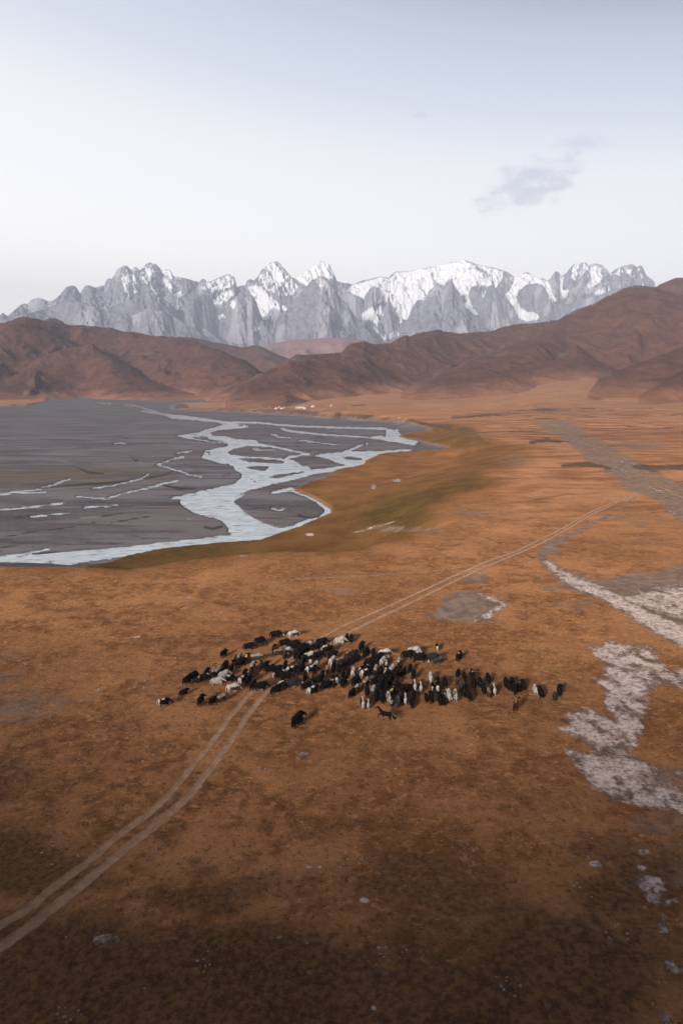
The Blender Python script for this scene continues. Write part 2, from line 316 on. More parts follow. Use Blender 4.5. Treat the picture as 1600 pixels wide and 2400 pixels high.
salt = salt * (1 - 0.6 * poly_mask([(1520, 1780), (1720, 1790), (1720, 1880), (1540, 1850)], 22, extra=wE))
salt = mx(salt, mSC * 0.6 * mx(line_mask([(1110, 1388, 8), (1165, 1405, 14), (1190, 1418, 14), (1150, 1435, 16), (1115, 1455, 10)], 7, extra=wE), 0.12))
salt = mx(salt, poly_mask([(1490, 1990), (1720, 1960), (1720, 2500), (1560, 2420), (1500, 2290), (1470, 2150)], 30, extra=wE) * sm(0.08, 0.35, fbm(GX / 3.5, GY / 3.5, 4, 13)) * 0.55)
for cx, cy, rx, ry, a in ((725, 1253, 10, 3, .7), (875, 1141, 7, 7, .45), (929, 1126, 13, 4, .5), (570, 1303, 18, 2, .4), (955, 1118, 14, 1.5, .3), (435, 1400, 12, 4, .3), (322, 1493, 12, 4, .3), (230, 1617, 10, 5, .3), (1505, 1996, 18, 9, .5),
                          (1395, 2025, 18, 8, .35), (250, 2205, 40, 18, .3), (855, 2110, 12, 6, .55), (725, 2030, 10, 4, .5), (750, 2033, 8, 4, .5), (725, 2279, 8, 4, .5), (591, 2280, 7, 4, .5), (668, 2118, 9, 8, .35), (900, 2282, 9, 7, .4), (890, 2220, 10, 5, .35), (713, 2147, 7, 6, .35), (874, 2362, 7, 6, .5), (1550, 2170, 14, 25, .35), (710, 1770, 14, 9, .4), (650, 2195, 14, 6, .3)):
    d = np.sqrt(((PU + wE * .6 - cx) / rx) ** 2 + ((PV + wE * .3 - cy) / ry) ** 2); salt = mx(salt, a * sm(1.3, .6, d) * front)
salt = mx(salt, .45 * line_mask([(826, 1249, 2), (860, 1240, 5), (905, 1228, 4), (935, 1218, 1)], 2, .4))
mud = mx(mx(mSA * .9, mSC * .95), mSB * .55)
ROAD = [(1251, 983), (1338, 985), (1363, 1008), (1419, 1036), (1488, 1077), (1600, 1133), (1760, 1220), (1760, 1330), (1600, 1235), (1557, 1195), (1519, 1166), (1468, 1151), (1417, 1105), (1379, 1088), (1358, 1062), (1310, 1024), (1261, 998)]
mud = mx(mud, poly_mask(ROAD, 9, 1.6, extra=wob + 1.5 * wob2 + 10 * fbm(GX / 25, GY / 60, 4, 97)) * (.72 + .5 * fbm(GX / 14, GY / 50, 4, 99)))
salt = mx(salt, poly_mask(ROAD, 12) * .42 * sm(.12, .4, fbm(GX / 6, GY / 45, 4, 98)) * sm(1330, 1420, PU))
def blob(cx, cy, rx, ry, a):
    d = np.sqrt(((PU + wE - cx) / rx) ** 2 + ((PV + wE * .4 - cy) / ry) ** 2); return a * sm(1.4, .5, d) * front
for b in ((1120, 1357, 40, 13, .75), (60, 1650, 130, 50, .55), (0, 1560, 100, 60, .35), (800, 1385, 45, 14, .35), (90, 1355, 60, 12, .4), (150, 1345, 60, 14, .3), (1300, 1375, 60, 14, .5), (1350, 1420, 70, 16, .4), (740, 1370, 40, 10, .2), (1560, 1930, 130, 30, .38), (1600, 2020, 80, 80, .32), (640, 1740, 40, 20, .25),
          (340, 1770, 60, 22, .3), (1290, 1290, 32, 12, .7), (1090, 1205, 60, 12, .5), (950, 1240, 90, 9, .5), (1200, 1075, 50, 20, .45), (1020, 1245, 40, 6, .5), (1500, 1040, 70, 18, .5), (1160, 2000, 200, 40, .2), (1330, 1900, 140, 40, .2), (1480, 1215, 60, 25, .4), (1510, 1260, 60, 20, .3)): mud = mx(mud, blob(*b))
mud = mx(mud, .75 * line_mask([(1489, 1165, 8), (1412, 1216, 9), (1331, 1257, 12), (1285, 1277, 20), (1268, 1300, 26)], 5, .6))
mud = mx(mud, .5 * line_mask([(430, 955, 10), (600, 962, 10), (780, 972, 12)], 3, .5))
# sparser grass with bare earth, painted darker in ragged patches for missing foreground shade
turf_shade = np.zeros(U.shape); wT = wob * 6 + wob2 * 2.5 + 260 * fbm(GX / 22, GY / 22, 5, 23, .6)
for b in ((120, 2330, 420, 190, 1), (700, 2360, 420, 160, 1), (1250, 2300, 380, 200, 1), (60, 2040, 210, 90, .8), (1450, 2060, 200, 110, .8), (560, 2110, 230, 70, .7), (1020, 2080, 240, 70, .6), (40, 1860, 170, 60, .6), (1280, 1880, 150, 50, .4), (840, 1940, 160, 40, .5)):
    turf_shade = mx(turf_shade, b[4] * sm(1.6, .35, np.sqrt(((PU + wT - b[0]) / b[2]) ** 2 + ((PV + wT * .5 - b[1]) / b[3]) ** 2)) * front)
# dark creases, stream cuts and banks
dark = np.zeros(U.shape)
for a, s, p in ((.75, 5, [(1060, 978, 8), (1150, 972, 9), (1260, 962, 9), (1390, 960, 6)]), (.9, 6, [(1320, 1092, 10), (1380, 1088, 13), (1430, 1099, 9)]), (.8, 7, [(1480, 1092, 10), (1520, 1098, 18), (1700, 1090, 14)]), (.85, 4, [(1240, 1038, 7), (1280, 1030, 10), (1312, 1036, 7)]),
                (.5, 4, [(1360, 1023, 8), (1420, 1024, 6), (1500, 1020, 3)]), (.5, 8, [(990, 992, 8), (1060, 998, 15), (1110, 1012, 16), (1130, 1036, 14), (1180, 1050, 10)]), (.3, 9, [(1245, 1060, 18), (1250, 1085, 18), (1180, 1110, 10)]), (.34, 9, [(1395, 1115, 8), (1440, 1140, 12), (1475, 1160, 16), (1530, 1200, 26), (1560, 1240, 30)]),
                (.9, 3, [(822, 974, 6), (870, 978, 9), (940, 985, 6)]), (.8, 3, [(960, 985, 5), (1040, 1003, 9), (1060, 1006, 6)]), (.85, 3, [(413, 955, 12), (424, 950, 12), (440, 953, 8)]), (.8, 3, [(440, 958, 5), (600, 962, 8), (700, 966, 11), (780, 973, 8)]), (.5, 3, [(1120, 1188, 4), (1250, 1173, 5), (1330, 1158, 6), (1400, 1156, 3)]),
                (.6, 2, [(1250, 982, 4), (1340, 983, 6)]), (.5, 2, [(1340, 984, 2), (1450, 982, 2), (1600, 972, 2)]), (.55, 3, [(1540, 1005, 5), (1600, 998, 5)]), (.5, 3, [(1545, 1035, 3), (1600, 1030, 4)]), (.5, 2, [(1270, 1058, 2), (1200, 985, 2)]), (.8, 2, [(1190, 1010, 3), (1225, 1011, 3)]), (.7, 2, [(1080, 1085, 4), (1096, 1085, 4)]), (.7, 2, [(1190, 1072, 3), (1206, 1072, 3)]),
                (.6, 3, [(690, 1150, 5), (740, 1175, 7), (778, 1195, 5)]), (.6, 2, [(1075, 1237, 3), (1157, 1267, 5), (1208, 1290, 6), (1254, 1308, 6)]), (.5, 2, [(1265, 1310, 3), (1310, 1345, 3), (1400, 1358, 3)]), (.45, 3, [(1385, 1515, 4), (1470, 1503, 5), (1545, 1530, 6), (1570, 1560, 5)]), (.5, 2, [(395, 1307, 3), (425, 1307, 3)]), (.5, 2, [(1230, 1325, 2), (1275, 1340, 3)]),
                (.6, 2, [(825, 950, 4), (858, 950, 4)]), (.5, 2, [(1450, 956, 4), (1530, 958, 4)]), (.4, 3, [(1080, 1740, 3), (1180, 1760, 3)]), (.55, 2, [(80, 945, 5), (103, 944, 5)]), (.45, 2, [(100, 1325, 2), (190, 1338, 5)]), (.5, 4, [(1385, 1600, 9), (1400, 1598, 9)]), (.5, 5, [(1320, 1690, 14), (1345, 1705, 12)])):
    dark = mx(dark, a * line_mask(p, s, 1, extra=wE if s > 3 else None))
dark = mx(dark, .9 * sm(.0, -3.0, slow) * sm(-20, -9, slow) * sm(750, 900, RR) * sm(.25, .0, A) * 0.8)
bed = np.zeros(U.shape); bedp = np.zeros(U.shape)
for a, s, p in ((.9, 1.5, [(8, 1254, 2), (65, 1245, 3), (140, 1236, 3), (225, 1220, 2)]), (.9, 1.5, [(260, 1221, 2), (300, 1214, 3), (360, 1205, 2)]), (.5, 2, [(270, 1230, 2), (320, 1222, 1)]), (.8, 2, [(70, 1292, 3), (180, 1287, 3), (290, 1277, 2)]), (.8, 2, [(0, 1279, 3), (60, 1270, 3), (110, 1266, 2)]), (.7, 3, [(250, 1269, 4), (290, 1267, 2)]), (.7, 3, [(330, 1259, 4), (400, 1256, 3)]),
                (.8, 3, [(235, 1207, 4), (290, 1199, 3)]), (.8, 3, [(35, 1210, 6), (75, 1204, 5)]), (.9, 4, [(385, 1135, 6), (420, 1142, 7), (460, 1142, 4)]), (.8, 4, [(100, 1141, 3), (160, 1135, 6), (260, 1129, 7), (330, 1120, 5), (380, 1112, 5), (410, 1100, 4)]), (.8, 4, [(170, 1090, 3), (205, 1103, 8), (240, 1108, 4), (252, 1095, 3)]), (.6, 3, [(110, 1118, 3), (165, 1115, 4)]),
                (.7, 3, [(0, 1163, 3), (95, 1160, 2)]), (.5, 3, [(80, 1150, 5), (190, 1142, 5), (300, 1137, 3)]), (.8, 3, [(300, 1060, 2), (318, 1078, 5), (330, 1070, 2)]), (.7, 2, [(230, 1068, 2), (262, 1050, 2)]), (.8, 3, [(270, 1020, 2), (300, 1026, 4)]), (.8, 2, [(490, 1200, 3), (510, 1205, 2)]), (.7, 4, [(480, 1232, 6), (500, 1236, 8), (520, 1230, 6)]),
                (.8, 3, [(575, 1180, 3), (600, 1188, 4), (625, 1186, 2)]), (.8, 4, [(700, 1205, 8), (735, 1212, 8), (750, 1204, 3)]), (.6, 3, [(620, 1215, 3), (670, 1230, 3)]), (.8, 3, [(650, 1042, 5), (672, 1046, 3)]), (.8, 3, [(692, 1044, 4), (705, 1045, 3)]), (.7, 3, [(720, 1056, 5), (740, 1052, 4)]), (.6, 3, [(565, 1055, 3), (600, 1050, 2)]), (.6, 4, [(540, 1108, 6), (520, 1112, 5)]),
                (.6, 2, [(580, 1024, 3), (610, 1026, 2)]), (.6, 2, [(740, 1022, 4), (760, 1024, 3)]), (.5, 3, [(0, 1085, 6), (60, 1078, 4)])): bed = mx(bed, a * line_mask(p, s, .5))
for a, s, p in ((.6, 3, [(70, 1213, 4), (110, 1215, 4), (160, 1213, 2)]), (.6, 3, [(190, 1210, 5), (240, 1208, 3)]), (.5, 2, [(60, 1232, 2), (100, 1230, 2)]), (.5, 3, [(660, 1185, 7), (690, 1180, 5), (705, 1192, 4)]), (.5, 2, [(72, 1031, 2), (90, 1030, 2)]), (.5, 2, [(90, 1094, 2), (106, 1094, 2)]), (.4, 2, [(206, 1050, 1.5), (230, 1051, 1.5)]), (.5, 4, [(365, 1142, 3), (395, 1150, 4)]), (.5, 3, [(440, 1212, 5), (452, 1216, 4)])): bedp = mx(bedp, a * line_mask(p, s, .5))
brownbed = np.clip(poly_mask([(-20, 1085), (120, 1088), (330, 1090), (410, 1110), (360, 1125), (200, 1130), (60, 1138), (-20, 1140)], 14, 1.5) * .75 + blob(140, 1120, 0.1, .1, 0) if False else poly_mask([(-20, 1085), (120, 1088), (330, 1090), (410, 1110), (360, 1125), (200, 1130), (60, 1138), (-20, 1140)], 14, 1.5) * .75, 0, 1)
L1 = [(-40, 2195, 17), (0, 2169, 16), (66, 2131, 16), (133, 2074, 15), (204, 2023, 14), (286, 1952, 13), (357, 1901, 12), (408, 1850, 11), (449, 1799, 11), (495, 1743, 10), (541, 1677, 9), (587, 1626, 8), (640, 1575, 5), (700, 1528, 4), (751, 1494, 5), (771, 1484, 5), (802, 1468, 5), (840, 1452, 4.5), (916, 1418, 4.5), (988, 1385, 4), (1059, 1352, 4), (1141, 1316, 3.5), (1207, 1293, 3.5), (1258, 1268, 3), (1309, 1243, 3), (1379, 1202, 3), (1424, 1182, 2.5), (1468, 1164, 2)]
L2 = [(-40, 2248, 20), (0, 2222, 20), (77, 2166, 20), (153, 2105, 19), (230, 2044, 17), (316, 1972, 16), (388, 1916, 15), (449, 1860, 14), (500, 1794, 12), (541, 1738, 11), (577, 1682, 10), (620, 1626, 9), (650, 1598, 6), (700, 1556, 5), (769, 1508, 5), (822, 1480, 5), (906, 1439, 5), (988, 1400, 4.5), (1059, 1365, 4), (1141, 1326, 4), (1212, 1298, 4), (1262, 1276, 3.5), (1320, 1245, 3), (1385, 1206, 3), (1432, 1184, 2.5), (1470, 1166, 2)]
L3 = [(600, 1372, 3), (702, 1357, 3), (855, 1350, 3), (1008, 1339, 3), (1110, 1326, 3), (1200, 1296, 3)]
L4 = [(1312, 998, 2), (1353, 1026, 2), (1430, 1065, 2.5), (1486, 1093, 2)]; L5 = [(1498, 1107, 2), (1544, 1141, 3), (1600, 1168, 3.5), (1700, 1215, 4)]; L6 = [(1520, 1102, 2), (1508, 1106, 2), (1557, 1143, 2.5), (1600, 1160, 3), (1700, 1203, 3)]
L7 = [(672, 1405, 2), (690, 1385, 2)]; L8 = [(700, 1408, 2), (712, 1388, 2)]; L9 = [(720, 1400, 2), (755, 1373, 2)]
track = np.zeros(U.shape)
sw = wob2 * .12
for a, s, p in ((1.0, 9, L1[:13]), (1.0, 10, L2[:13]), (1.0, 3.4, L1[12:]), (1.0, 3.6, L2[12:]), (.6, 2.8, L3), (.55, 1.3, L4), (.7, 1.6, L5), (.6, 1.6, L6), (.35, 1.6, L7), (.35, 1.6, L8), (.35, 1.6, L9), (.35, 2, [(1106, 1188, 3), (1259, 1172, 3), (1412, 1164, 3), (1468, 1164, 3)]), (.3, 2, [(1510, 1002, 2), (1506, 985, 2), (1530, 960, 2)]), (.3, 2, [(1600, 1045, 2), (1550, 1030, 2), (1510, 1005, 2)])):
    track = mx(track, a * line_mask(p, s, .25, extra=sw))
GZ = GZ - 0.07 * track * sm(500, 60, RR)
gcol = {'cover': (gravel, greenness, np.clip(salt, 0, 1)), 'marks': (track, np.clip(mud, 0, 1), np.clip(dark, 0, 1)), 'aux': (green, np.clip(1 - sm(0, 7, water) , 0, 1) * gravel, turf_shade), 'bed': (bed, bedp, brownbed)}
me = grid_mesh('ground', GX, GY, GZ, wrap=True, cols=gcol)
g = Mat('ground_cover', 0.97, 0.08)
gr, gn, sl = g.attr('cover'); tr, mu, dk = g.attr('marks'); lowg, wet, trf_shade = g.attr('aux')
n_big = g.noise(0.011, 3); n_mid = g.noise(0.06, 5, .6, seed=3); n_pat = g.noise(0.35, 5, .62, dist=.4, seed=9); n_fin = g.noise(1.7, 5, .68, seed=4); n_tuft = g.noise(5.5, 3, .7, seed=1)
n_str = g.noise(0.05, 5, .6, stretch=(0.35, 1.0, 1), seed=12)
grass = g.mix(g.ramp(n_pat, .40, .60), (.250, .108, .044), (.470, .205, .082))
grass = g.mix(g.ramp(n_mid, .47, .58, 0, .7), grass, (.600, .280, .120))
grass = g.mix(g.ramp(n_big, .42, .60, 0, .5), grass, (.270, .112, .040))
n_cl = g.noise(.9, 6, .72, stretch=(.8, 1.1, 1), dist=.5, seed=17)
grass = g.mix(g.ramp(n_cl, .54, .62, 0, .75), grass, (.640, .300, .125))
grass = g.mix(g.ramp(n_cl, .46, .36, 0, .5), grass, (.130, .066, .030))
grass = g.mix(g.ramp(n_fin, .44, .34, 0, .75), grass, (.085, .046, .022))
grass = g.mix(g.ramp(n_fin, .57, .68, 0, .55), grass, (.600, .300, .130))
grass = g.mix(g.ramp(n_tuft, .57, .72, 0, .5), grass, (.56, .31, .16))
grass = g.mix(g.ramp(n_tuft, .44, .30, 0, .6), grass, (.09, .048, .022))
soil_shade = g.mix(g.ramp(n_fin, .42, .60), (.075, .043, .027), (.215, .105, .045))
grass = g.mix(g.math('MULTIPLY', g.ramp(g.math('ADD', trf_shade, g.math('MULTIPLY', g.math('SUBTRACT', n_pat, .5), 1.1)), .25, .85), .78), grass, soil_shade)  # near-ground shade painted in along with the bare-earth tone
far = g.new('ShaderNodeVectorMath', operation='LENGTH'); g.l.new(g.pos(), far.inputs[0]); farv = far.outputs['Value']
grass = g.mix(g.math('MULTIPLY', g.ramp(farv, 120, 330), .55), grass, g.mix(g.ramp(g.math('ADD', g.math('MULTIPLY', n_str, .6), g.math('MULTIPLY', g.noise(.17, 6, .7, stretch=(.3, 1, 1), seed=33), .4)), .42, .58), (.33, .132, .052), (.74, .365, .18)))
mead = g.mix(g.ramp(n_mid, .35, .65), (.058, .040, .008), (.125, .078, .017))
mead = g.mix(g.ramp(n_pat, .38, .62, 0, .5), mead, (.17, .092, .022))
orange_m = g.mix(g.ramp(n_mid, .35, .65), (.25, .102, .028), (.37, .160, .055))
lowc = g.mix(gn, orange_m, mead)
c = g.mix(lowg, grass, lowc)
mudc = g.mix(g.ramp(n_pat, .35, .65), (.215, .148, .112), (.335, .240, .188))
nb1 = g.noise(.11, 6, .68, stretch=(.5, 1, 1), dist=.7, seed=71); nb2 = g.noise(.55, 5, .7, stretch=(.7, 1, 1), dist=.5, seed=73)
nbF = g.noise(.028, 7, .72, stretch=(.45, 1, 1), dist=.9, seed=75)
brk = g.math('ADD', g.math('MULTIPLY', g.math('SUBTRACT', nb1, .5), 1.5), g.math('ADD', g.math('MULTIPLY', g.math('SUBTRACT', nb2, .5), 1.3), g.math('MULTIPLY', g.math('MULTIPLY', g.math('SUBTRACT', nbF, .5), 2.6), g.ramp(farv, 300, 700))))
crs = g.noise(.016, 5, .6, stretch=(.30, 1.0, 1), dist=1.2, seed=81)
crl = g.math('MULTIPLY', g.ramp(g.math('ABSOLUTE', g.math('SUBTRACT', crs, .5)), .034, .008), g.ramp(g.noise(.006, 2, .5, seed=84), .42, .54))
farR = g.math('MULTIPLY', g.ramp(farv, 380, 620), g.math('SUBTRACT', 1.0, lowg))
c = g.mix(g.math('MULTIPLY', g.math('MULTIPLY', crl, farR), .8), c, (.10, .058, .040))
c = g.mix(g.math('MULTIPLY', g.ramp(nb1, .52, .66, 0, .5), farR), c, (.22, .115, .062))
c = g.mix(g.math('MULTIPLY', g.ramp(farv, 700, 1500, 0, .55), g.math('SUBTRACT', 1.0, lowg)), c, g.mix(crs, (.36, .175, .095), (.56, .30, .175)))
c = g.mix(g.math('MULTIPLY', g.ramp(g.math('ADD', mu, g.math('MULTIPLY', brk, g.ramp(mu, .02, .3))), .28, .75), .95), c, mudc)
c = g.mix(g.math('MULTIPLY', g.ramp(g.math('ADD', dk, g.math('MULTIPLY', brk, g.ramp(dk, .02, .35))), .30, .80), .85), c, g.mix(nb2, (.050, .034, .024), (.135, .090, .065)))
nst = g.noise(.42, 8, .75, stretch=(1, .8, 1), seed=30); nst2 = g.noise(1.5, 6, .75, stretch=(.9, 1, 1), seed=21)
saltf = g.math('MULTIPLY', g.math('ADD', sl, g.math('MULTIPLY', g.math('SUBTRACT', nst, .5), 3.0)), g.ramp(sl, .03, .25), clamp=True)
saltf = g.math('MULTIPLY', g.ramp(saltf, .18, .80), g.ramp(nst2, .34, .50, .35, 1), clamp=True)
saltc = g.mix(g.ramp(nst2, .35, .65), (.56, .43, .38), (.90, .74, .675))
c = g.mix(g.math('MULTIPLY', g.ramp(sl, .1, .45), .75), c, g.mix(g.ramp(nst2, .4, .6), (.13, .085, .065), (.23, .165, .135)))
c = g.mix(saltf, c, saltc)
# river gravel
gs = g.noise(0.035, 6, .62, stretch=(0.28, 1.0, 1), dist=.8, seed=41); gs2 = g.noise(0.012, 4, .6, stretch=(.35, 1, 1), seed=15); gf = g.noise(1.2, 3, .7, seed=2)
grc = g.mix(g.ramp(gs, .42, .58), (.098, .093, .108), (.200, .197, .220))
gs3 = g.noise(0.075, 6, .65, stretch=(0.16, 1.0, 1), dist=1.5, seed=61)
grc = g.mix(g.ramp(gs3, .47, .39, 0, .8), grc, (.055, .038, .034))
grc = g.mix(g.ramp(gs3, .535, .61, 0, .65), grc, (.235, .195, .185))
grc = g.mix(g.ramp(gs2, .48, .60, 0, .35), grc, (.150, .108, .090))
grc = g.mix(g.ramp(gs, .66, .74, 0, .7), grc, (.42, .36, .34))
grc = g.mix(g.ramp(gf, .35, .65, 0, .4), grc, (.25, .23, .24))
bd, bp, bbr = g.attr('bed')
grc = g.mix(g.math('MULTIPLY', g.ramp(gs, .35, .6), bbr), grc, g.mix(gs3, (.13, .095, .055), (.20, .145, .105)))
grc = g.mix(g.math('MULTIPLY', g.ramp(g.math('ADD', bd, g.math('MULTIPLY', g.math('SUBTRACT', gs3, .5), 1.2)), .3, .7), .85), grc, (.045, .033, .032))
grc = g.mix(g.math('MULTIPLY', g.ramp(g.math('ADD', bp, g.math('MULTIPLY', g.math('SUBTRACT', gs3, .5), 1.2)), .3, .6), .8), grc, (.36, .29, .26))
grc = g.mix(g.math('MULTIPLY', wet, .55), grc, (.085, .075, .080))
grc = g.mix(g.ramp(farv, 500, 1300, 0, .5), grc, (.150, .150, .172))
c = g.mix(gr, c, grc)
g.base(c)
bh = g.math('ADD', g.math('MULTIPLY', n_fin, .8), g.math('ADD', g.math('MULTIPLY', n_tuft, .35), g.math('MULTIPLY', nst, .5)))
g.bump(bh, 0.35, .55)
ground = link('ground', me, g.m); tag(ground, kind='structure')

# ruts of the dirt tracks: a thin sheet on the ground
cellmax = lambda a: np.maximum(np.maximum(a, np.roll(a, -1, 1))[:-1], np.maximum(a, np.roll(a, -1, 1))[1:])
keep = cellmax(track) > 0.06
lift = 0.02 + RR * 0.00012
pme = grid_mesh('path', GX, GY, GZ + lift, wrap=True, keep=keep, cols={'marks': (track, mud, dark)})
p = Mat('track_dust', .97, .05); pt, _, _ = p.attr('marks')
pn = p.noise(.9, 4, .6); pc = p.mix(p.ramp(pn, .35, .65), (.46, .265, .160), (.62, .375, .245))
p.base(pc)
p.put(p.b.inputs['Alpha'], p.ramp(p.math('ADD', pt, p.math('MULTIPLY', p.math('SUBTRACT', p.noise(.9, 6, .75, seed=6), .5), 1.1)), .10, .62, 0, .86))
path = link('path', pme, p.m); tag(path, kind='structure')

# river surface
cellmin = lambda a: np.minimum(np.minimum(a, np.roll(a, -1, 1))[:-1], np.minimum(a, np.roll(a, -1, 1))[1:])
keep = (cellmin(water) < 2.5) & (cellmin(slow) < -8) & (cellmin(gravd) < 2)
rme = grid_mesh('water', GX, GY, np.full(GX.shape, WATER_Z), wrap=True, keep=keep, cols={'w': (sm(0, -9, water), np.clip((1.6 - water) / 4.2, 0, 1), water * 0)})
w = Mat('glacial_water', .14, .8); deep, edge, _ = w.attr('w')
wn1 = w.noise(.16, 5, .6, stretch=(.45, 1, 1), dist=.8); wn2 = w.noise(.8, 4, .7, stretch=(.5, 1, 1)); wn3 = w.noise(.02, 3, .5, seed=8)
wc = w.mix(w.ramp(wn1, .42, .58), (.255, .360, .405), (.50, .61, .69))
wc = w.mix(w.math('MULTIPLY', w.ramp(wn2, .56, .7), .6), wc, (.74, .78, .80))
wc = w.mix(w.math('MULTIPLY', w.ramp(deep, 1, .2), .5), wc, (.60, .66, .70))
w.put(w.b.inputs['Alpha'], w.ramp(w.math('ADD', edge, w.math('MULTIPLY', w.math('SUBTRACT', w.noise(.35, 5, .7, stretch=(.4, 1, 1), seed=19), .5), 1.3)), .04, .36))
w.base(wc); w.bump(w.math('ADD', wn2, wn1), .25, .5)
river = link('water', rme, w.m); tag(river, kind='structure')

# ------------------------------------------------------------------ brown hills on both sides of the valley
# each crest: (u, v, distance) as seen from the camera's place, with the width of its front slope and its foot height
CREST = [
 dict(n='l1', w=1000, foot=-12, a=.42, pts=[(-700, 735, 3000), (-400, 775, 3000), (-150, 790, 3100), (0, 757, 3200), (31, 747, 3200), (59, 742, 3250), (84, 745, 3300), (102, 750, 3300), (138, 757, 3350), (163, 762, 3400), (196, 762, 3400), (230, 766, 3400), (255, 768, 3400), (288, 776, 3350), (332, 781, 3300), (365, 787, 3200), (400, 790, 3100), (440, 797, 3000), (476, 806, 2900), (500, 817, 2850), (533, 829, 2750), (563, 840, 2700), (590, 856, 2650), (620, 876, 2600), (660, 905, 2500), (700, 925, 2450)]),
 dict(n='f1', w=620, foot=-12, a=.34, pts=[(-700, 840, 2500), (-300, 870, 2500), (-100, 905, 2550), (0, 897, 2600), (46, 864, 2700), (77, 846, 2750), (138, 820, 2850), (178, 810, 2900), (217, 806, 2900), (240, 824, 2800), (268, 839, 2750), (306, 859, 2700), (339, 879, 2650), (365, 892, 2600), (400, 902, 2560), (470, 914, 2520), (540, 928, 2480)]),
 dict(n='lb', w=700, foot=10, a=.3, pts=[(60, 775, 4100), (95, 753, 4100), (115, 747, 4100), (132, 748, 4100), (148, 754, 4100), (165, 770, 4100)]),
 dict(n='l2', w=1500, foot=0, a=.35, pts=[(300, 800, 4500), (400, 789, 4500), (451, 791, 4500), (484, 798, 4500), (535, 808, 4500), (560, 813, 4450), (590, 811, 4400), (608, 810, 4350), (625, 818, 4300), (650, 830, 4200), (675, 841, 4100), (720, 862, 4000), (780, 890, 3900)]),
 dict(n='p3', w=2000, foot=40, a=.2, pts=[(450, 850, 6300), (560, 825, 6300), (620, 811, 6300), (660, 800, 6400), (690, 796, 6500), (740, 793, 6500), (800, 791, 6500), (850, 796, 6500), (880, 806, 6400), (930, 822, 6300), (1000, 850, 6200)]),
 dict(n='h4', w=900, foot=8, a=.30, rock=1, pts=[(520, 945, 1640), (545, 919, 1760), (558, 905, 1820), (576, 896, 1880), (617, 873, 2000), (650, 862, 2080), (665, 850, 2120), (675, 839, 2150), (696, 832, 2200), (726, 829, 2300), (772, 826, 2400), (800, 825, 2450), (808, 814, 2480), (820, 808, 2500), (845, 802, 2550), (853, 799, 2550), (864, 803, 2580), (892, 807, 2650), (912, 804, 2700), (927, 798, 2750), (946, 788, 2800), (952, 785, 2800), (958, 788, 2800), (973, 782, 2850), (1004, 776, 2950), (1024, 773, 3000), (1040, 777, 3000), (1075, 781, 3100), (1152, 777, 3200), (1200, 761, 3250), (1264, 757, 3300), (1340, 745, 3400), (1500, 720, 3500)]),
 dict(n='h3', w=1000, foot=30, a=.34, rock=1, pts=[(930, 922, 2050), (963, 906, 2100), (1000, 889, 2150), (1055, 866, 2250), (1126, 831, 2400), (1188, 812, 2500), (1245, 794, 2600), (1290, 768, 2800), (1320, 741, 2950), (1355, 726, 3000), (1387, 713, 3000), (1427, 692, 3050), (1463, 674, 3100), (1484, 668, 3100), (1500, 671, 3100), (1535, 673, 3100), (1560, 678, 3080), (1600, 687, 3050), (1700, 705, 3000), (1900, 740, 2900), (2300, 720, 2900)]),
 dict(n='h3b', w=420, foot=38, a=.22, pts=[(1180, 900, 2100), (1235, 872, 2150), (1290, 845, 2200), (1335, 812, 2300), (1350, 806, 2320), (1370, 820, 2300), (1400, 846, 2260), (1450, 868, 2200), (1500, 885, 2150), (1560, 900, 2100)]),
 dict(n='h5', w=900, foot=60, a=.3, pts=[(1480, 705, 4200), (1535, 673, 4200), (1552, 664, 4200), (1570, 656, 4200), (1586, 651, 4200), (1620, 650, 4200), (1800, 640, 4200), (2200, 700, 4200)]),
 dict(n='h2', w=420, foot=18, a=.3, pts=[(1372, 922, 1560), (1385, 912, 1620), (1402, 888, 1750), (1440, 869, 1850), (1490, 853, 1900), (1535, 836, 1950), (1600, 812, 2000), (1700, 775, 2050), (1900, 740, 2100), (2300, 760, 2100)]),
 dict(n='h2b', w=300, foot=16, a=.3, pts=[(1380, 935, 1480), (1400, 914, 1560), (1450, 897, 1620), (1530, 888, 1650), (1600, 878, 1680), (1800, 850, 1700)]),
 dict(n='h1', w=330, foot=14, a=.25, pts=[(1490, 930, 1420), (1514, 916, 1480), (1560, 892, 1560), (1600, 866, 1600), (1700, 815, 1650), (1900, 770, 1700), (2300, 780, 1700)]),
]
ha = np.radians(np.concatenate([np.linspace(-48, -29, 60)[:-1], np.linspace(-29, 29, 760), np.linspace(29, 48, 60)[1:]]))
hr = np.concatenate([np.linspace(1120, 3500, 350), np.linspace(3510, 5200, 70), np.linspace(5240, 8500, 70)])
HA, HR = np.meshgrid(ha, hr); HX = HR * np.sin(HA); HY = HR * np.cos(HA)
base = ground_z(HX, HY) - 3.0
HZ = base.copy(); rockm = np.zeros(HZ.shape); pale = np.zeros(HZ.shape)
